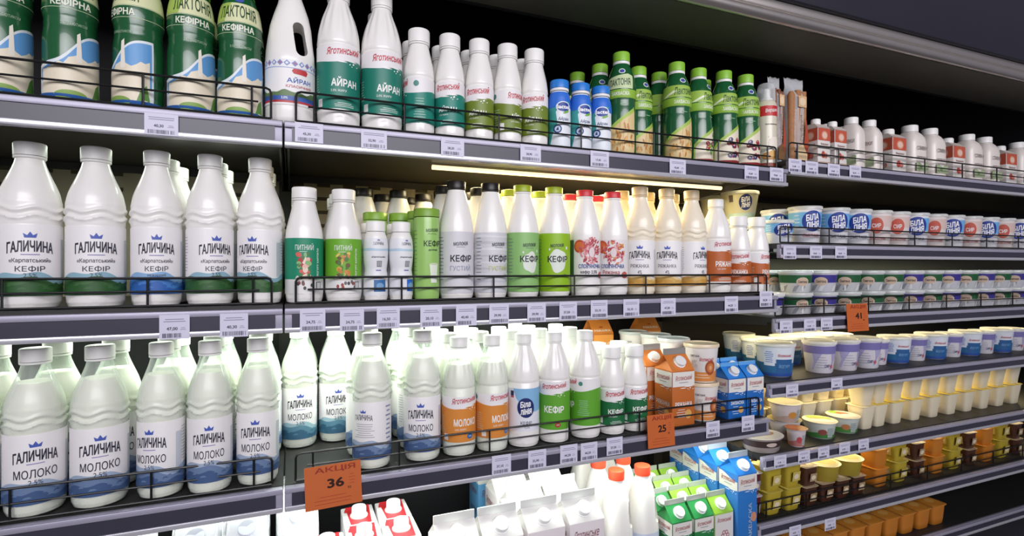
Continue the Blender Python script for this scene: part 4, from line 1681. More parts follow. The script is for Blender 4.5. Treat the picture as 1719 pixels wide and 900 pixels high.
def t_blue(p, h, R):
    g = p.girth() * .90
    p.wave_top(-g, g, h * .10, lambda t: h * .42, ink('#2f6b9a'), 1, 10)
    p.wave_top(-g, g, h * .02, lambda t: h * .12, ink('#2a4f9c'), 2, 10)
    p.rect(-R * .72, -R * .10, h * .34, h * .80, ink('#dfe6f2'), 3)
    p.lines(-R * .41, h * .74, R * .5, 6, h * .06, ink('#8a9bd0'), 4, th=.0026)
    p.text('Яготинський', R * .45, h * .66, h * .09, ink(RED), 3, w=R * .8, bold=.01, shear=.35)
    p.rect(-R * .02, R * 1.0, h * .12, h * .54, ink('#2b5f96'), 2)
    p.text('ЙОГУРТ', R * .48, h * .34, h * .12, ink('#7fb0d8'), 3, w=R * .7, bold=.01)


def t_violet(p, h, R):
    g = p.girth() * .92
    p.wave_top(-g, g, h * .62, lambda t: h * .86, ink('#7a74ae'), 1, 20)
    for s in (-.6, .7):
        p.poly([(R * s, h * .62), (R * (s + .6), h * .62), (R * (s + .2), h * .30), (R * (s + .05), h * .12), (R * (s - .1), h * .12), (R * (s + .1), h * .36)], ink('#a9a5cc'), 1)
    p.lines(-.002, h * .5, R * .9, 5, h * .08, ink('#9a9aae'), 2, th=.0014)
    p.text('СИР', R * .4, h * .24, h * .10, ink('#5d5a86'), 2, w=R * .4, bold=.02)
    p.ell(R * .75, h * .22, R * .12, h * .06, ink('#b85a68'), 2)


KD['tbila'] = tub('curd_tub', 'blue labelled curd tub', .0425, .0360, .108, '#e4e4e8', '#eceff0', t_bila(), CLEARLID)
KD['tbilar'] = tub('curd_tub', 'blue labelled curd tub', .0425, .0360, .108, '#e4e4e8', '#eceff0', t_bila('#b84a54', 'СМЕТАНА'), CLEARLID)
KD['tbilas'] = tub('curd_tub', 'small blue labelled curd tub', .0400, .0350, .066, '#e0e6ee', '#e4ecf2', t_bila('#5d8ac4', ' '), CLEARLID)
KD['tbilab'] = tub('curd_tub', 'wide pale curd tub', .0560, .0440, .078, '#c9c5a8', '#e6e2cc', t_pale, CLEARLID)
KD['tred'] = tub('curd_tub', 'red labelled curd tub', .0425, .0360, .108, '#e6dcd8', '#ece4e0', t_red, CLEARLID)
KD['tgrn'] = tub('sour_cream_tub', 'green banded sour cream tub', .0430, .0370, .062, '#c9ccce', '#cfd8d4', t_band('#1f5a34'), CLEARLID)
KD['tpur'] = tub('sour_cream_tub', 'purple banded sour cream tub', .0430, .0370, .062, '#cfcfd6', '#d6d8e0', t_band('#3b3488'), CLEARLID)
KD['trya'] = tub('sour_cream_tub', 'white tub with a brown picture', .0425, .0345, .100, '#e9e4e0', '#e6d3b4', t_ryaz, None)
KD['trya2'] = tub('sour_cream_tub', 'white tub with a brown picture', .0425, .0345, .100, '#e9e4e0', '#dfe0da', t_ryaz, CLEARLID)
KD['tblu'] = tub('yogurt_pail', 'white and blue yogurt pail', .0520, .0430, .095, '#dfe6ee', '#dfe8ec', t_blue, CLEARLID)
KD['tvio'] = tub('curd_pail', 'white and violet curd pail', .0430, .0350, .092, '#dcd9e0', '#dcd6d2', t_violet, CLEARLID)


def t_rim(c1, c2):
    def draw(p, h, R):
        g = p.girth() * .92
        p.wave_top(-g, g, .003, lambda t: h * .32 + h * .06 * sin(16 * t), ink(c1), 1, 30)
        p.ell(R * .2, h * .42, R * .3, h * .18, ink(c2), 2)
        p.rect(R * .55, R * 1.0, h * .12, h * .7, ink('#a9b4b2'), 2)
        p.lines(R * .77, h * .62, R * .4, 5, h * .1, ink('#6a7476'), 3, th=.0012)
    return draw


def flat_lid(c, c2, c3, n=48):
    """foil lid with a printed picture"""
    return c, c2, c3


def foil_tub(nm, noun, rt, rb, h, bodyc, lidc, blotches, draw, sx=1.0):
    k = Kind(nm, 'tub', noun, rt + .004, h)
    prof = [(rb * .93, 0), (rb, .003), (rt, h - .003)]
    b = MB()
    b.lathe(prof + [(rt + .003, h - .0028), (rt + .003, h - .0012)], M(bodyc, .32, key='tub', coat=.2), 48, sx=sx)
    k.part('body', b)
    b = MB()
    b.lathe([(rt + .0042, h - .0012), (rt + .0042, h - .0003), (rt, h)], M(lidc, .35, key='foil', coat=.2), 48, sx=sx)
    f = Fl((0, 0, h), (1, 0, 0), (0, 1, 0))
    for (cx, cy, rx, ry, c, t, ly) in blotches:
        f.ell(cx * rt * sx, cy * rt, rx * rt * sx, ry * rt, ink(c), ly, tilt=t)
    b2 = MB()
    b.v_off = len(b.v)
    o_ = len(b.v)
    for m in f.mats:
        b.mi(m)
    idx = {i: b.mats.index(m) for i, m in enumerate(f.mats)}
    b.v += f.v
    b.f += [tuple(o_ + q for q in fc) for fc in f.f]
    b.m += [idx[q] for q in f.m]
    k.part('foil_lid_print', b)
    if draw:
        p = Pr(prof, base=.0005)
        draw(p, h, rt)
        if sx != 1.0:
            p.v = [(v[0] * sx, v[1], v[2]) for v in p.v]
        k.part('tub_print', p)
    return k


KD['fgr'] = foil_tub('cheese_tub', 'green rimmed flat cheese tub', .0440, .0370, .050, '#c4cdc6', '#e6dcc8', [(0, 0, .98, .98, '#dcd6c2', 0, 0), (-.1, .35, .80, .55, '#9cba4a', .1, 1), (.15, -.25, .72, .40, '#efe6dc', .15, 2), (-.2, .1, .4, .15, '#c9a24a', .3, 3)], t_rim('#3f7a3c', '#8a4a44'))
KD['fgr2'] = foil_tub('cheese_tub', 'green rimmed flat cheese tub', .0440, .0370, .050, '#c4cdc6', '#e6dcc8', [(0, 0, .98, .98, '#e6dccf', 0, 0), (-.55, .35, .40, .45, '#8fb83c', .3, 1), (-.05, .25, .42, .35, '#b8643c', .2, 2), (.35, -.2, .5, .4, '#efe6dc', .15, 3)], t_rim('#4a8440', '#b87a4c'))
KD['fbr'] = foil_tub('curd_dessert_tub', 'cup with a dull gold lid', .0440, .0340, .056, '#cfc9cc', '#8f8560', [(0, 0, .9, .9, '#857a52', 0, 0)], t_rim('#a89890', '#c08a3c'))
KD['fsm'] = foil_tub('curd_dessert_tub', 'small cup with an orange lid', .0260, .0200, .052, '#cfc4c8', '#b8683c', [(0, 0, .8, .8, '#c47a44', 0, 0)], t_rim('#b0706c', '#b8444c'))


def t_dark(p, h, R):
    p.wave_top(-p.girth() * .9, p.girth() * .9, h * .40, lambda t: h * .84, ink('#3a2b28'), 1, 10)
    p.ell(R * -.2, h * .6, R * .3, h * .14, ink('#c9b8b0'), 2)


KD['fov'] = foil_tub('cheese_dish', 'wide flat oval dish', .0500, .0430, .042, '#9c918c', '#b9bcc4', [(0, 0, .96, .96, '#a9adb8', 0, 0), (.25, -.1, .45, .30, '#8a6250', .2, 1), (-.3, .25, .35, .3, '#c6c9d2', 0, 2)], t_dark, sx=1.15)
KD['fovb'] = foil_tub('cheese_dish', 'wide flat dark dish', .0500, .0430, .040, '#2b2b2a', '#c4c4be', [(0, 0, .86, .86, '#3b3b38', 0, 0)], None, sx=1.1)
KD['fye'] = foil_tub('margarine_tub', 'wide yellow tub', .0470, .0400, .050, '#a38f30', '#d8c98c', [(0, 0, .95, .95, '#d6cb94', 0, 0), (.1, .05, .7, .6, '#c2ad34', .2, 1), (-.3, .2, .35, .3, '#e6ddb4', .1, 2)], None)
KD['fch'] = foil_tub('dessert_tub', 'wide tub with a red brown lid', .0470, .0400, .050, '#8a7330', '#d9c49a', [(0, 0, .95, .95, '#d9c8a4', 0, 0), (-.2, .05, .5, .4, '#8a4a34', .2, 1), (.4, -.1, .3, .3, '#c4a040', .1, 2)], None)


def square_cup(nm, noun, w, h, bodyc, lidc, spots, taper=.72, printc=None):
    k = Kind(nm, 'cup', noun, w * .54, h)
    k.w = k.d = w
    b = MB()
    R = w / 2
    b.loft([ovring(0, R * q, R * q, z, 40, 4.5) for q, z in ((taper * .9, 0), (taper, .003), (taper + .06, h * .3), (.93, h * .80), (.95, h - .004), (1.0, h - .0035), (1.0, h - .0015))], M(bodyc, .3, key='cup', coat=.2))
    k.part('body', b)
    b = MB()
    b.loft([ovring(0, R * q, R * q, z, 40, 7) for q, z in ((1.02, h - .0015), (1.02, h - .0004), (.99, h))], M(lidc, .35, key='foil', coat=.2))
    f = Fl((0, 0, h), (1, 0, 0), (0, 1, 0))
    for (cx, cy, rx, ry, c, t, ly) in spots:
        f.ell(cx * R, cy * R, rx * R, ry * R, ink(c), ly, tilt=t)
    o_ = len(b.v)
    idx = {i: b.mi(m) for i, m in enumerate(f.mats)}
    b.v += f.v
    b.f += [tuple(o_ + q for q in fc) for fc in f.f]
    b.m += [idx[q] for q in f.m]
    k.part('foil_lid_print', b)
    if printc:
        for sgn, o2, ux in ((0, (0, -R * .90, h * .30), (1, 0, 0)), (1, (-R * .90, 0, h * .30), (0, -1, 0))):
            p = Fl(o2, ux, Vector((0, 0, 1)) + (Vector((0, -.14, 0)) if sgn == 0 else Vector((-.14, 0, 0))))
            p.base = .004
            p.rect(-R * .45, R * .45, 0, h * .42, ink(printc), 0)
            p.ell(0, h * .2, R * .3, h * .12, ink('#e0d2b4'), 1)
            k.part('cup_print', p)
    return k


KD['ycr'] = square_cup('yogurt_cup', 'cream coloured yogurt cup', .066, .074, '#e6dcc0', '#e2d8b8', [(0, 0, .8, .8, '#ddd0a4', 0, 0)], .70)
KD['ycr2'] = square_cup('yogurt_cup', 'cream coloured yogurt cup', .066, .074, '#e6dcc0', '#dcc24c', [(0, .1, .8, .6, '#e2cf54', 0, 0)], .70)
KD['yye'] = square_cup('dessert_cup', 'yellow dessert cup', .066, .068, '#b39f34', '#b8aa50', [(0, 0, .86, .86, '#bda93a', 0, 0), (.2, .2, .4, .3, '#d6cb7c', .3, 1)], .76, '#c4b25c')
KD['yre'] = square_cup('dessert_cup', 'dark red dessert cup', .060, .064, '#5a2230', '#c4bcc4', [(0, 0, .85, .85, '#b8b0bc', 0, 0), (.1, .1, .5, .35, '#8a5a68', .2, 1)], .78, '#8f8794')
KD['ybr'] = square_cup('dessert_cup', 'brown dessert cup', .060, .058, '#4a2c20', '#a8957c', [(0, 0, .9, .9, '#bda98c', 0, 0), (-.1, .1, .55, .4, '#7c4a34', .3, 1), (.3, -.3, .3, .3, '#d8cdb8', .1, 2)], .78, '#a8906c')
KD['yor'] = square_cup('dessert_cup', 'orange dessert cup', .066, .060, '#c47a2a', '#d08a3a', [(0, 0, .9, .9, '#d68c34', 0, 0), (.1, .1, .5, .4, '#e0a858', .3, 1)], .8)

# ------------------------------------------------------------------ stocking the shelves
PLACED = []


def extent(k):
    """half width, half depth of the kind as built"""
    if not hasattr(k, 'ext'):
        vs = [v.co for (_, me, _, _) in k.parts for v in me.vertices]
        if hasattr(k, 'w'):
            k.ext = (max(abs(v.x) for v in vs), max(abs(v.y) for v in vs))
        else:
            m = max(sqrt(v.x * v.x + v.y * v.y) for v in vs)
            k.ext = (m, m)
    return k.ext


def put(kind, px, zs, D, label, a=None, dy=0.0, sc=1.0, Y=None, X=None, group=None, lift=0.0, gap=.024, xmax=None, tilt=0.0):
    """stand one product on a shelf. px: bearing; a: the angle its front is turned from the line of sight"""
    k = KD[kind]
    s = sc if not isinstance(sc, tuple) else sc[0]
    rr = (getattr(k, 'd', None) or 2 * k.r) / 2 * s
    if Y is None:
        Y = D + gap + rr + dy
    if X is None:
        X = x_at(px, Y)
    rx = (getattr(k, 'w', None) or 2 * k.r) / 2 * s
    if xmax:
        X = min(X, xmax - rx)
    f = math.atan2(X, Y)
    yaw = 0.0 if a is None else radians(a) - f
    PLACED.append([kind, X, Y, ZH + zs + lift, yaw, sc, label, group, extent(k)[0] * s, extent(k)[1] * (s if not isinstance(sc, tuple) else sc[1]), k.h * s if not isinstance(sc, tuple) else k.h * sc[2], tilt])
    return X, Y


def spread_all():
    """keep neighbours from touching; things stacked on one another move as one"""
    units = {}
    for p in PLACED:
        units.setdefault((round(p[1], 4), round(p[2], 4), int(p[1] > XBS), sum(p[3] > ZH + z - .004 for z in ((Z4, Z3, Z2, Z1) if p[1] < XBS else ZB))), []).append(p)
    us = list(units.values())
    info = [[u[0][1], u[0][2], max(p[8] for p in u), max(p[9] for p in u), min(p[3] for p in u), max(p[3] + p[10] for p in u), any(boxy(p) for p in u), u[0][2]] for u in us]
    pairs = [(i, j) for i in range(len(us)) for j in range(i + 1, len(us))
             if not (info[i][5] <= info[j][4] + .0015 or info[j][5] <= info[i][4] + .0015)
             and abs(info[i][0] - info[j][0]) < .25 and abs(info[i][1] - info[j][1]) < .25]
    for it in range(160):
        for i, j in pairs:
            p, q = info[i], info[j]
            dx, dy = q[0] - p[0], q[1] - p[1]
            if p[6] or q[6]:
                ox, oy = p[2] + q[2] + .0015 - abs(dx), p[3] + q[3] + .0015 - abs(dy)
                if ox <= 0 or oy <= 0:
                    continue
                if ox < oy:
                    m = ox / 2 * (1 if dx >= 0 else -1)
                    p[0] -= m
                    q[0] += m
                else:
                    m = oy / 2 * (1 if dy >= 0 else -1)
                    p[1] -= m
                    q[1] += m
            else:
                d = sqrt(dx * dx + dy * dy) or 1e-6
                need = p[2] + q[2] + .0012
                if d < need:
                    m = (need - d) / 2
                    p[0] -= dx / d * m
                    p[1] -= dy / d * m * .6
                    q[0] += dx / d * m
                    q[1] += dy / d * m * .6
        for p in info:
            p[1] = max(p[1], p[7])
    for u, f in zip(us, info):
        for p in u:
            p[1], p[2] = f[0], f[1]


def boxy(p):
    return hasattr(KD[p[0]], 'w')


NTH = ['', 'directly behind', 'two rows behind', 'three rows behind', 'four rows behind']


def column(kind, px, zs, D, what, place, a=None, n=0, step=None, bk=None, **kw):
    """a front product and n more of the kind straight behind it"""
    X, Y = put(kind, px, zs, D, what + ', ' + place, a, **kw)
    k = KD[bk or kind]
    sc = kw.get('sc', 1.0)
    st = step or (getattr(k, 'd', 2 * k.r) * (sc if not isinstance(sc, tuple) else sc[1]) + .004)
    for i in range(1, n + 1):
        put(bk or kind, px, zs, D, '%s %s the %s' % (k.cat, NTH[i], what), random.uniform(-25, 40) if a is not None else None,
            Y=Y + st * i, X=X + random.uniform(-.003, .003), sc=sc, lift=kw.get('lift', 0))


TOP, SEC, THI = 'front of top shelf', 'front of second shelf', 'front of third shelf'

# --- top shelf ------------------------------------------------------------------------
column('lacbig', 323, Z1, D1, 'big dark green splash bottle before the other', TOP, a=5, sc=1.05, n=1)
column('lacbig', 405, Z1, D1, 'big dark green splash bottle beside the handled jug', TOP, a=-6, sc=1.05, n=1)
column('lacbig', 243, Z1, D1, 'big green bottle cut off by the photo edge', TOP, a=-50, sc=1.05)
column('jugair', 494, Z1, D1, 'white airan jug with loop handle and folk border', TOP, a=2, sc=(.94, .94, .99))
column('yla', 573, Z1, D1, 'large teal labelled airan bottle next to the jug', TOP, a=8, sc=(.955, .955, 1.02), n=1)
column('yla', 645, Z1, D1, 'large teal airan bottle beside the small ones', TOP, a=14, sc=(.955, .955, 1.02), n=1)
column('ysat', 706, Z1, D1, 'small teal airan bottle with its label turned away', TOP, a=10, n=1, sc=(.95, .95, 1.025))
column('ysa', 755, Z1, D1, 'small teal airan bottle facing the aisle', TOP, a=-20, n=1, sc=(.95, .95, 1.025))
column('yso', 806, Z1, D1, 'small olive airan bottle next to a teal one', TOP, a=-18, n=1, sc=(.95, .95, 1.025))
column('yso', 853, Z1, D1, 'middle small olive airan bottle, label turned aside', TOP, a=38, n=1, sc=(.95, .95, 1.025))
column('yso', 894, Z1, D1, 'small olive airan bottle beside the blue capped ones', TOP, a=-16, n=1, sc=(.95, .95, 1.025))
column('lactel', 933, Z1, D1, 'blue capped airan beside an olive airan bottle', TOP, a=5)
column('lactel', 967, Z1, D1, 'middle one of three blue capped airan bottles', TOP, a=10)
column('lactel', 1002, Z1, D1, 'blue capped airan beside a tall green bottle', TOP, a=-8)
put('laco', 969, Z1, D1, 'dark green bottle, its lime cap showing above the middle blue capped airan', 20, Y=1.21)
put('laco', 1007, Z1, D1, 'dark green bottle, its lime cap showing above the last blue capped airan', 5, Y=1.14)
column('laco', 1043, Z1, D1, 'cream banded green bottle with oats beside blue caps', TOP, a=-3, n=0)
put('laco2', 1076, Z1, D1, 'green oat bottle half hidden behind the cream banded one', 25, Y=1.118)
put('lacg', 1103, Z1, D1, 'green bottle set back between the two oat bottles, label turned away', 62, Y=1.128)
column('laco2', 1136, Z1, D1, 'green bottle with oat ears and a lime logo band', TOP, a=15, n=0)
column('lacg', 1179, Z1, D1, 'green bottle with pale fruit between oats and berries', TOP, a=30, n=1, dy=.01)
column('lacb', 1215, Z1, D1, 'green berry bottle next to the pale fruit bottle', TOP, a=18, n=1)
column('lacb', 1248, Z1, D1, 'green berry bottle next to the cream can', TOP, a=10, n=1)
put('spray', 1284, Z1, D1, 'aerosol cream can with a red band and clear cap, end of top shelf', 20, xmax=XB + .004)
# first bay beyond the sharp part of the photograph
for X in (-.325, -.41, -.495, -.58):
    put('lacbig', 0, Z1, D1, 'big green bottle past the blurred edge of the photo, top shelf', 0, Y=D1 + .06, X=X, sc=1.05, group='big green bottles past the photo edge')

# --- second shelf -----------------------------------------------------------------------
column('galk0', 275, Z2, D2, 'large kefir bottle with blue hills, cut by photo edge', SEC, a=0, n=2, sc=(.925, .925, 1))
column('galk', 354, Z2, D2, 'large kefir bottle with green hills, full logo facing', SEC, a=15, n=2, sc=(.925, .925, 1))
column('galk', 439, Z2, D2, 'large green hill kefir bottle beside teal yogurt', SEC, a=-20, n=2, sc=(.925, .925, 1))
column('pytt', 512, Z2, D2, 'teal labelled drinking yogurt bottle', SEC, a=2, n=2)
column('pytg', 572, Z2, D2, 'grass green labelled drinking yogurt bottle', SEC, a=0, n=2)
column('gals', 626, Z2, D2, 'small waisted bottle with wide blue square beside green yogurt', SEC, a=5, n=1, sc=(.92, .92, 1))
column('gals2', 671, Z2, D2, 'small waisted bottle with bright blue square by slim green one', SEC, a=20, n=1, sc=(.92, .92, 1))
for px, Y, w in ((632, 1.195, 'by the grass green yogurt'), (671, 1.195, 'by the slim green bottle')):
    put('slim', px, Z2, D2, 'slim lime lidded bottle behind the small waisted bottles, ' + w, 10, Y=Y)
for px, Y, w in ((629, 1.275, 'furthest from the tall grey one'), (672, 1.275, 'above the slim lime lids'), (652, 1.36, 'deepest in the row'), (713, 1.275, 'next to the tall grey one'), (692, 1.36, 'deepest near the slim green lid')):
    put('molg', px, Z2, D2, 'black capped bottle in the back row, ' + w, 10, Y=Y)
column('slim', 715, Z2, D2, 'slim pale green bottle with a wide lime lid', SEC, a=15, n=1)
column('molg', 766, Z2, D2, 'black capped kefir bottle with smooth grey label', SEC, a=3, n=2, sc=(.94, .94, 1))
column('mols', 823, Z2, D2, 'black capped kefir bottle with silvery creased label', SEC, a=18, n=2, sc=(.94, .94, 1))
column('molw', 877, Z2, D2, 'lime capped kefir bottle with sage green label', SEC, a=14, n=2, sc=(.94, .94, 1))
column('moll', 930, Z2, D2, 'lime capped kefir bottle with vivid lime label', SEC, a=0, n=2, sc=(.94, .94, 1))
column('slov', 982, Z2, D2, 'red capped kefir bottle next to a lime capped one', SEC, a=8, n=2, sc=(.93, .93, .99))
column('slov2', 1028, Z2, D2, 'red capped bottle next to cream capped ones', SEC, a=-14, n=2, sc=(.93, .93, .99))
column('galr', 1074, Z2, D2, 'cream capped wavy bottle beside a red cap', SEC, a=0, n=2, sc=(.89, .89, .985))
column('galr', 1119, Z2, D2, 'middle one of three cream capped wavy bottles', SEC, a=3, n=2, sc=(.89, .89, .985))
column('galr', 1161, Z2, D2, 'cream capped wavy bottle beside the brown label', SEC, a=48, n=1, sc=(.89, .89, .985))
column('ylr', 1205, Z2, D2, 'tall brown labelled baked milk bottle', SEC, a=34, n=0, sc=.92)
column('ysr', 1241, Z2, D2, 'small brown labelled bottle between two others', SEC, a=-5, n=0, sc=.97)
column('ysr', 1272, Z2, D2, 'small brown labelled bottle at the shelf end', SEC, a=55, n=0, sc=.97, xmax=XB + .006)
for i, (px, Y) in enumerate(((1206, 1.41), (1246, 1.30))):
    for j in range(2):
        put('tbilab', px, ZB[1], DB[1], 'wide pale curd tub, %s one of the pair %s' % (['lower', 'upper'][j], ['behind the cream capped bottles', 'above the small brown labelled bottles'][i]), 8, Y=Y, lift=j * .0876, sc=(.98, .98, 1.12))
for X in (-.305, -.39, -.475, -.56):
    put('galk', 0, Z2, D2, 'large kefir bottle past the blurred edge of the photo, second shelf', 0, Y=D2 + .065, X=X, group='kefir bottles past the photo edge')

# --- third shelf ---------------------------------------------------------------------------
column('galmb', 272, Z3, D3, 'milk bottle cut off by the photo edge', THI, a=-29, sc=(.885, .885, 1), n=2)
column('galmb', 351, Z3, D3, 'milk bottle with blue hills, logo facing', THI, a=-3, sc=(.885, .885, 1), n=3, gap=.014)
column('galmb', 433, Z3, D3, 'milk bottle with blue hills before the gap', THI, a=-8, sc=(.885, .885, 1), n=3, gap=.022)
column('galm', 516, Z3, D3, 'milk bottle set back behind the orange price sign', 'third shelf', a=5, sc=(.935, .935, 1), n=1, dy=.185)
column('galm', 568, Z3, D3, 'milk bottle half hidden beside the set back one', 'third shelf', a=8, sc=(.935, .935, 1), n=1, dy=.195)
column('galmt', 624, Z3, D3, 'milk bottle showing its fine print side', THI, a=-15, sc=(.935, .935, 1), n=3, gap=.02)
column('galmb', 709, Z3, D3, 'milk bottle facing out beside orange labels', THI, a=-5, sc=(.935, .935, 1), n=3)
column('ylm', 771, Z3, D3, 'orange labelled milk bottle beside blue hill milk', THI, a=16, n=3, sc=(.895, .895, .94))
column('ylm', 826, Z3, D3, 'orange labelled milk bottle beside a navy oval', THI, a=34, n=3, sc=(.895, .895, .94))
column('bila', 877, Z3, D3, 'kefir bottle with a navy oval on pale blue', THI, a=0, n=2, sc=(.895, .895, .94))
column('ylk', 930, Z3, D3, 'bright green kefir bottle with facing white letters', THI, a=-8, n=3, sc=(.895, .895, .94))
column('ylkt', 983, Z3, D3, 'bright green kefir bottle with its label turned', THI, a=0, n=2, sc=(.895, .895, .94))
column('ysk', 1027, Z3, D3, 'small dark green kefir bottle next to bright green', THI, a=12, n=2)
column('ysk', 1063, Z3, D3, 'small dark green kefir bottle next to orange carton', THI, a=20, n=1)
column('cor', 1132, Z3, D3, 'orange gable carton standing in front', THI, n=0, sc=1.0)
put('cor', 1090, Z3, D3, 'orange gable carton mostly hidden behind the small dark green kefir', None, Y=1.20)
put('corb', 1003, Z3, D3, 'tall orange carton whose top shows under the shelf, above green kefir bottles', None, Y=1.47, sc=1.04)
put('corb', 1083, Z3, D3, 'tall orange carton whose top shows under the shelf, above the tub stacks', None, Y=1.495, sc=1.04)
for i, (px, Y) in enumerate(((1177, 1.122), (1131, 1.235), (1096, 1.325), (1066, 1.41))):
    if i == 2:
        px = 1100
    for j in range(2):
        put('trya' if i == 0 or j == 0 else 'trya2', px, Z3, D3, 'white sour cream tub with brown picture, %s one %s' % (['lower', 'upper'][j], ['in the front stack by blue cartons', 'in the second stack back', 'in the third stack back', 'in the rearmost stack'][i]), 0 if j else 20, Y=Y, lift=j * .1002)
column('cbs', 1224, Z3, D3, 'small blue carton beside the sour cream tubs', THI, n=1, sc=1.0)
column('cbs', 1262, Z3, D3, 'small blue carton at the end of the shelf', THI, n=1, sc=1.0, xmax=XB + .002)
for X in (-.305, -.39, -.475, -.56):
    put('galmb', 0, Z3, D3, 'milk bottle past the blurred edge of the photo, third shelf', 0, Y=D3 + .06, X=X, group='milk bottles past the photo edge')
    put('galmb', 0, Z3, D3, 'milk bottle in the second row past the blurred photo edge', 0, Y=D3 + .15, X=X, group='second row milk past the photo edge')

# --- bottom deck -------------------------------------------------------------------------------
for px, w in ((330, 'closest to the photo edge'), (415, 'between the other wrapped ones'), (500, 'beside the red striped cartons')):
    column('wrap', px, Z4, D4, 'film wrapped carton ' + w, 'bottom deck', Y=1.20, n=1, step=.088)
for X in (-.28, -.37, -.46, -.55):
    put('wrap', 0, Z4, D4, 'film wrapped carton past the blurred edge of the photo, bottom deck', None, Y=1.20, X=X, group='wrapped cartons past the photo edge')
for X, Y0, n, w in ((.066, 1.13, 1, 'single red striped carton beside the film wrapped ones'), (.140, 1.05, 3, 'red striped carton of the middle file'), (.216, 1.05, 3, 'red striped carton of the file by the gap')):
    for i in range(n):
        put('tet', 0, Z4, D4, w + ['', ', second from the aisle', ', deepest one'][i] if n > 1 and i else w + (', closest to the aisle' if n > 1 else ''), None, X=X, Y=Y0 + .096 * i)
for i, (px, w) in enumerate(((762, 'at the empty gap'), (834, 'second from the gap'), (904, 'third from the gap'), (970, 'next to the red capped jugs'))):
    column('cwh', px, Z4, D4, 'white gable carton ' + w, 'front of bottom deck', Y=1.095, n=2 if i > 1 else (0 if i == 0 else 0), step=.094)
put('cwb', 818, Z4, D4, 'white and blue carton standing back behind the white gable cartons', None, Y=1.42)
for px, Y, w in ((1035, 1.165, 'at the white cartons'), (1081, 1.165, 'at the green cartons')):
    X = x_at(px, Y)
    for i in range(3):
        put('jug', px, Z4, D4, 'red capped milk jug, %s, %s' % (['front one', 'second one back', 'third one back'][i], 'in the file ' + w), None, X=X, Y=Y + .088 * i, sc=(.92, .92, 1.01))
for j, (px, col) in enumerate(((1130, 'cgr'), (1171, 'cgr'), (1210, 'cli'))):
    Y = 1.13
    X = x_at(px, Y)
    for i in range(4):
        kk = col if not (j == 1 and i > 0) else 'cli'
        put(kk, px, Z4, D4, '%s, %s of the file %s' % (KD[kk].noun, ['first', 'second', 'third', 'last'][i], ['beside the milk jugs', 'between the two other files', 'beside the blue cartons'][j]), None, X=X, Y=Y + .0715 * i, sc=(.93, .93, 1))
X = x_at(1241, 1.12)
for i in range(4):
    put('cbl', 1241, Z4, D4, 'tall blue carton, %s of the blue file' % ['frontmost', 'second', 'third', 'rearmost'][i], None, X=X - .004, Y=1.12 + .0725 * i)

# --- third bay -----------------------------------------------------------------------------------
put('wafb', 1304, ZB[0], DB[0], 'clear bag of dark wafer rolls beside the cream can', None, Y=1.078, sc=(.6, 1, 1))
put('wafa', 1337, ZB[0], DB[0], 'clear bag of light wafer rolls beside red cartons', None, Y=1.066)
column('csr', 1365, ZB[0], DB[0], 'small red topped carton beside the wafer bag', 'upper shelf', n=1, step=.055, sc=(1, 1, 1.2))
column('csr', 1398, ZB[0], DB[0], 'small red topped carton beside white bottles', 'upper shelf', n=1, step=.055, sc=(1, 1, 1.2))
column('cwr', 1429, ZB[0], DB[0], 'white cream bottle beside the red topped cartons', 'upper shelf', a=-20, n=1, step=.07, sc=(1.05, 1.05, 1.24))
column('cwr', 1459, ZB[0], DB[0], 'white cream bottle at the photo edge', 'upper shelf', a=-20, n=1, step=.07, sc=(1.05, 1.05, 1.24))
put('tbilas', 1305, ZB[1], DB[1], 'small blue labelled curd tub outside the wire guard', 18, Y=1.095)
put('tbilab', 1311, ZB[1], DB[1], 'wide pale curd tub standing back behind the small blue labelled one', 18, Y=1.25, sc=.9)
column('tbilar', 1351, ZB[1], DB[1], 'blue labelled curd tub with red lettering', 'behind the wire guard', a=22, n=1)
column('tbila', 1398, ZB[1], DB[1], 'middle blue labelled curd tub', 'behind the wire guard', a=15, n=1)
column('tbila', 1438, ZB[1], DB[1], 'blue labelled curd tub beside a red one', 'behind the wire guard', a=12, n=1)
column('tred', 1476, ZB[1], DB[1], 'red labelled curd tub at the photo edge', 'behind the wire guard', a=0, n=1)
BANDS = ['tgrn', 'tpur', 'tgrn', 'tgrn']
for c_, px in enumerate((1333, 1377, 1417, 1456)):
    Y = DB[2] + .026 + .045
    X = x_at(px, Y)
    for i in range(4):
        for j in range(2):
            put(BANDS[c_] if (j or c_ != 1) else 'tpur', px, ZB[2], DB[2], '%s, %s layer, %s row, %s' % (KD[BANDS[c_]].noun, ['lower', 'upper'][j], ['front', 'second', 'third', 'rear'][i], ['by the shelf end', 'by the green end stack', 'middle stack after the purple', 'under the promo sign stack'][c_]), 0 if c_ else 25, X=X, Y=Y + .0935 * i, lift=j * .0622)
put('tpur', 1290, ZB[2], DB[2], 'single purple banded tub standing at the very end of the shelf', -40, Y=1.13, lift=0)
put('tblu', 1301, ZB[3], DB[3], 'white and blue yogurt pail at the shelf end, in front', 5, Y=1.15)
put('tblu', 1331, ZB[3], DB[3], 'white and blue yogurt pail peeking out behind the violet pails', 12, Y=1.265, sc=.95)
put('tblu', 1272, ZB[3], DB[3], 'white and blue yogurt pail behind the front one', -5, Y=1.27, sc=.95)
put('tblu', 1240, ZB[3], DB[3], 'white and blue yogurt pail deep on the shelf, rearmost at the end', 10, Y=1.39, sc=.95)
for i, (px, w) in enumerate(((1375, 'beside the blue pails'), (1415, 'between two others'), (1452, 'at the photo edge'))):
    column('tvio', px, ZB[3], DB[3], 'violet curd pail ' + w, 'front', a=[10, 25, 0][i], n=2 if i else 0, sc=1.02)
put('tvio', 1352, ZB[3], DB[3], 'violet curd pail deep behind the pail peeking out', 0, Y=1.38)
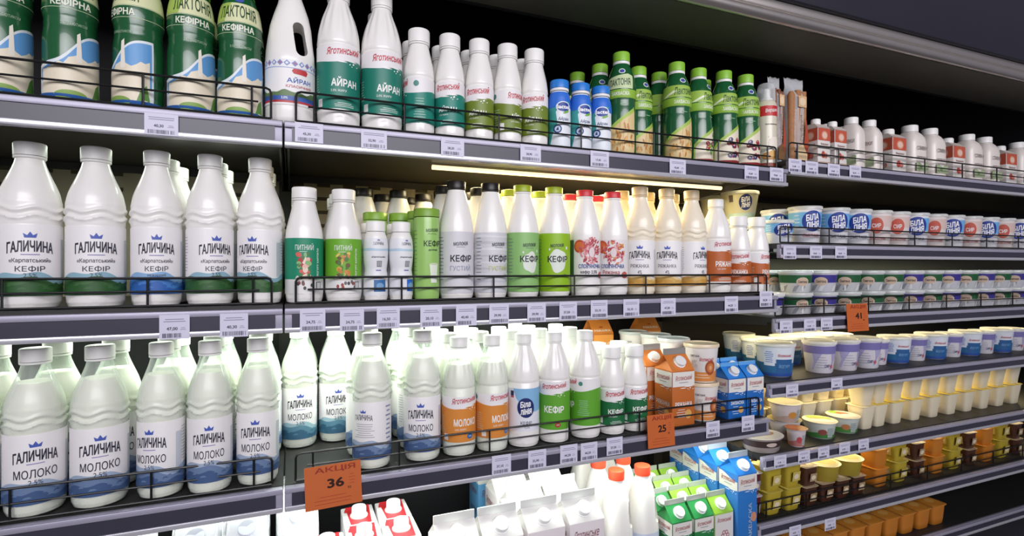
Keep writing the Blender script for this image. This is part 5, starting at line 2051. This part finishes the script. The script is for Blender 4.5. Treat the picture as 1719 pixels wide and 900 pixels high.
# cream cups, two layers
for r_, Y in enumerate((1.27, 1.345)):
    for c_ in range(7):
        for j in range(2):
            put('ycr2' if (c_ + r_) % 3 == 0 and j else 'ycr', 0, ZB[4], DB[4], 'cream yogurt cup in the double layer block under the pails', None, X=1.345 + .0725 * c_ + .01 * r_, Y=Y, lift=j * .0745, group='cream yogurt cups under the pails')
for j in range(2):
    put('ycr2' if j else 'ycr', 1447, ZB[4], DB[4], ['cream cup carrying another at the photo edge', 'yellow lidded cream cup on top of another at the photo edge'][j], None, Y=1.165, lift=j * .0745)
put('fbr', 1319, ZB[4], DB[4], 'pale cup under the dull gold lidded cup', 10, Y=1.175)
put('fbr', 1318, ZB[4], DB[4], 'cup with dull gold lid stacked on another cup', 20, Y=1.175, lift=.0562)
put('fsm', 1341, ZB[4], DB[4], 'small cup with an orange lid by the green rimmed tubs', 10, Y=1.118)
put('fgr', 1376, ZB[4], DB[4], 'green rimmed flat tub beside the small orange lid', 0, Y=1.155)
put('fgr2', 1419, ZB[4], DB[4], 'green rimmed flat tub with brown patch on lid', 0, Y=1.165)
put('fov', 1280, ZB[4], DB[4], 'wide oval dish with silver lid at the shelf end', None, Y=1.135, X=1.212)
put('fovb', 1240, ZB[4], DB[4], 'flat dark dish behind the silver lidded oval dish', None, Y=1.27, X=1.235)
# yellow and brown cups on the lowest visible shelf
for c_, (kk, X, w) in enumerate((('yre', 1.195, 'dark red'), ('yye', 1.285, 'yellow'), ('yye', 1.356, 'yellow'), ('ybr', 1.424, 'brown'), ('ybr', 1.488, 'brown'), ('ybr', 1.552, 'brown'), ('ybr', 1.616, 'brown'))):
    for r_ in range(2):
        for j in range(2 if c_ < 4 else 1):
            put(kk, 0, ZB[5], DB[5], '%s dessert cup, %s, %s row, %s' % (w, ['bottom layer', 'on top'][j], ['front', 'second'][r_], ['at the shelf end', 'next to dark red', 'next to brown', 'next to yellow', 'second brown file', 'third brown file', 'fourth brown file'][c_]), None, X=X, Y=1.155 + .0705 * r_, lift=j * (KD[kk].h + .0004))
put('fye', 0, ZB[5], DB[5], 'wide yellow tub on top of brown cups, front', 0, X=1.515, Y=1.165, lift=.0586)
put('fch', 0, ZB[5], DB[5], 'wide tub with brown patch lid behind the yellow one', 0, X=1.52, Y=1.335, lift=.0)
put('fch', 0, ZB[5], DB[5], 'wide tub with brown patch lid, stacked behind the yellow tub', 0, X=1.52, Y=1.335, lift=.0502)
put('fye', 0, ZB[5], DB[5], 'wide yellow tub on brown cups at photo edge', 0, X=1.622, Y=1.168, lift=.0586)
for i in range(9):
    put('yor', 0, ZB[6], DB[6], 'orange dessert cup on the bottom deck of the third bay', None, X=1.42 + .082 * i, Y=1.185, lift=0, sc=1.15, group='orange cups on the bottom deck')
# goods that run on past the sharp part of the photograph
for i in range(9):
    X = 1.66 + .098 * i
    put('cwr' if i % 3 else 'csr', 0, ZB[0], DB[0], ('white cream bottle' if i % 3 else 'small red carton') + ' past the blurred photo edge, upper shelf', None, X=X + .02, Y=1.07, group='small goods past the photo edge, ' + ('bottles' if i % 3 else 'cartons'), sc=1.3)
    put(['tred', 'tbila'][i % 2], 0, ZB[1], DB[1], ['red', 'blue'][i % 2] + ' labelled curd tub past the blurred photo edge', 10, X=X + .075, Y=1.10, group='curd tubs past the photo edge, ' + ['red', 'blue'][i % 2])
    for j in range(2):
        put(['tgrn', 'tpur'][i % 2], 0, ZB[2], DB[2], ['green', 'purple'][i % 2] + ' banded tub past the blurred photo edge', 10, X=X + .085, Y=1.116, lift=j * .0622, group='banded tubs past the photo edge, ' + ['green', 'purple'][i % 2])
    put(['tvio', 'tblu'][i % 2], 0, ZB[3], DB[3], ['violet', 'blue'][i % 2] + ' pail past the blurred photo edge', 10, X=X + .09, Y=1.16, sc=.9, group='pails past the photo edge, ' + ['violet', 'blue'][i % 2])
    for j in range(2):
        put('ycr2', 0, ZB[4], DB[4], 'cream cup past the blurred photo edge, fifth shelf', None, X=X + .085, Y=1.17, lift=j * .0745, group='cream cups past the photo edge')
        put(['yor', 'yye', 'ybr'][i % 3], 0, ZB[5], DB[5], ['orange', 'yellow', 'brown'][i % 3] + ' dessert cup past the blurred photo edge', None, X=X + .10, Y=1.17, lift=j * (KD[['yor', 'yye', 'ybr'][i % 3]].h + .0004), group='dessert cups past the photo edge, ' + ['orange', 'yellow', 'brown'][i % 3])

spread_all()
for q in PLACED:
    spawn(KD[q[0]], (q[1], q[2], q[3] + .0003), q[4], q[5], q[6], q[7])

# ------------------------------------------------------------------ price tags and signs
TAGM = M('#d3d1e4', .5, key='tag_paper')
TAGI = ink('#4b4960')
TAGG = ink('#8a88a4')


def price_tag(px, py, D, w, h, price, label, seed):
    Y = D - .0045
    X, z = x_at(px, Y), ZH + z_at(px, py, Y)
    b = Fl((0, 0, 0), (1, 0, 0), (0, 0, 1))
    b.box(-w / 2, w / 2, .0002, .0009, -h / 2, h / 2, TAGM)
    b.base = .0002
    rnd = random.Random(seed)
    for i in range(2):
        ww = w * rnd.uniform(.55, .8)
        b.rect(-ww / 2, ww / 2, h * (.30 - .09 * i), h * (.33 - .09 * i), TAGG, 0)
    b.text(price, -w * .08, -h * .08, h * .15, TAGI, 0, bold=.02)
    b.lines(w * .28, -h * .05, w * .2, 2, h * .07, TAGG, 0, th=.0008)
    x = -w * .40
    while x < w * .40:
        bw = rnd.choice([.0005, .0008, .0013])
        if x < w * .2 or rnd.random() < .6:
            b.rect(x, x + bw, -h * .44, -h * .26, TAGI, 0)
        x += bw + rnd.choice([.0005, .0008, .0012])
    single('price_tag', b, label, 'price tag', 'price tags on the shelf rails', (X, Y, z))


T = [
    # top shelf
    (271, 209, D1, '40,30', 'price tag under the green bottle at the photo edge'),
    (519, 223, D1, '45,30', 'price tag under the handled airan jug'),
    (628, 234, D1, '52,90', 'price tag under the two large teal airan bottles'),
    (760, 247, D1, '28,20', 'price tag under the small teal airan bottle'),
    (891, 257, D1, '28,90', 'price tag under the last olive airan bottles'),
    (1007, 267, D1, '17,40', 'price tag under the blue capped airan'),
    (1138, 280, D1, '42,60', 'price tag under the green oat bottle on top'),
    (1262, 290, D1, '42,60', 'price tag under the last green berry bottle'),
    (1304, 293, D1, '79,50', 'price tag at the end of the top shelf rail, under the cream can'),
    (1335, 278, DB[0], '31,90', 'price tag under the wafer bags, first on the upper rail'),
    (1363, 282, DB[0], '24,40', 'price tag under the first small red topped carton'),
    (1400, 286, DB[0], '24,40', 'price tag under the second small red topped carton'),
    (1436, 289, DB[0], '36,10', 'price tag under the white cream bottles'),
    # second shelf
    (293, 549, D2, '47,00', 'price tag reading 47,00 under the blue hill kefir'),
    (393, 546, D2, '40,30', 'price tag between the two green hill kefir bottles'),
    (525, 538, D2, '24,75', 'price tag under the teal drinking yogurt'),
    (591, 538, D2, '24,75', 'price tag under the grass green drinking yogurt'),
    (652, 533, D2, '16,50', 'price tag under the small waisted bottles'),
    (724, 532, D2, '20,10', 'price tag under the slim pale green bottle'),
    (783, 530, D2, '40,40', 'price tag under the smooth grey label kefir'),
    (838, 527, D2, '39,90', 'price tag under the silvery label kefir'),
    (901, 525, D2, '39,90', 'price tag between sage and lime label kefir'),
    (954, 522, D2, '37,50', 'price tag under the vivid lime label kefir'),
    (1006, 519, D2, '33,10', 'price tag between the two red capped bottles'),
    (1060, 517, D2, '33,10', 'price tag under the first cream capped bottle'),
    (1122, 515, D2, '47,00', 'price tag under the middle cream capped bottle'),
    (1228, 511, D2, '44,20', 'price tag under the brown labelled bottles'),
    (1286, 502, D2, '28,20', 'price tag at the end of the second shelf rail, by the guard loop'),
    (1326, 424, DB[1], '33,60', 'price tag under the first blue labelled tub behind wire'),
    (1370, 424, DB[1], '33,60', 'price tag under the middle blue labelled tub'),
    (1412, 424, DB[1], '36,20', 'price tag under the third blue labelled tub'),
    (1320, 549, DB[2], '29,90', 'price tag under the end stack of green banded tubs'),
    (1360, 546, DB[2], '31,30', 'price tag under the purple banded tubs'),
    (1388, 544, DB[2], '31,30', 'price tag just before the orange sign reading 41'),
    # third shelf
    (842, 780, D3, '37,10', 'price tag under the second orange labelled milk'),
    (902, 771, D3, '35,90', 'price tag under the navy oval kefir'),
    (955, 762, D3, '44,20', 'price tag under the facing bright green kefir'),
    (989, 758, D3, '44,20', 'price tag under the turned bright green kefir'),
    (1032, 749, D3, '27,30', 'price tag under the small dark green kefir bottles'),
    (1197, 721, D3, '25,10', 'price tag under the sour cream tub stack'),
    (1256, 711, D3, '23,40', 'price tag under the small blue cartons'),
    (1330, 656, DB[3], '39,40', 'price tag under the front blue yogurt pail'),
    (1405, 645, DB[3], '52,80', 'price tag under the violet curd pails'),
    (1310, 775, DB[4], '21,20', 'price tag under the cups with dull gold lid'),
    (1350, 767, DB[4], '28,50', 'price tag under the small orange lidded cup'),
    (1383, 760, DB[4], '28,50', 'price tag under the first green rimmed tub'),
    (1418, 753, DB[4], '27,70', 'price tag under the second green rimmed tub'),
    (1450, 747, DB[4], '12,90', 'price tag under the cream cups at photo edge'),
    (1335, 893, DB[5], '14,20', 'price tag under the yellow dessert cups'),
    (1394, 880, DB[5], '14,20', 'price tag under the brown dessert cups'),
]
for i, (px, py, D, pr, lab) in enumerate(T):
    small = D in DB
    price_tag(px, py, D, .043 if not small else .046, .040 if not small else .034, pr, lab, i)

ORANGE = M('#c4622b', .5, key='promo_card', mottle=.05, scale=60)


def promo(px, py, D, w, h, num, label, sub, tiltz=0.0):
    Y = D - .009
    X, z = x_at(px, Y), ZH + z_at(px, py, Y)
    b = Fl((0, 0, 0), (1, 0, 0), (0, 0, 1))
    b.box(-w / 2, w / 2, .0002, .0012, -h / 2, h / 2, ORANGE)
    b.base = .0002
    dk = ink('#3a1d14')
    rd = ink('#a33a22')
    b.text('АКЦІЯ', w * .04, h * .38, h * .15, rd, 0, w=w * .72, bold=.02)
    b.text(num, w * .04, h * .06, h * .22, dk, 0, w=w * .30, bold=.03)
    b.text(sub, w * .28, -h * .10, h * .06, dk, 0, bold=.01)
    b.lines(-w * .02, -h * .24, w * .7, 3, h * .08, rd, 0, th=.0009)
    b.lines(w * .33, h * .20, w * .12, 4, h * .07, rd, 0, th=.0009)
    o = single('promo_price_sign', b, label, 'price sign', None, (X, Y, z))
    o.rotation_euler = (radians(-4), radians(tiltz), 0)


promo(560, 815, D3, .100, .078, '36', 'orange promotional sign reading 36 hanging below the milk bottles', '93', -2)
promo(1110, 723, D3, .078, .077, '25', 'orange promotional sign reading 25 under the orange cartons', '10', 0)
promo(1440, 533, DB[2], .088, .078, '41', 'orange promotional sign reading 41 before the banded tubs', '90', 0)
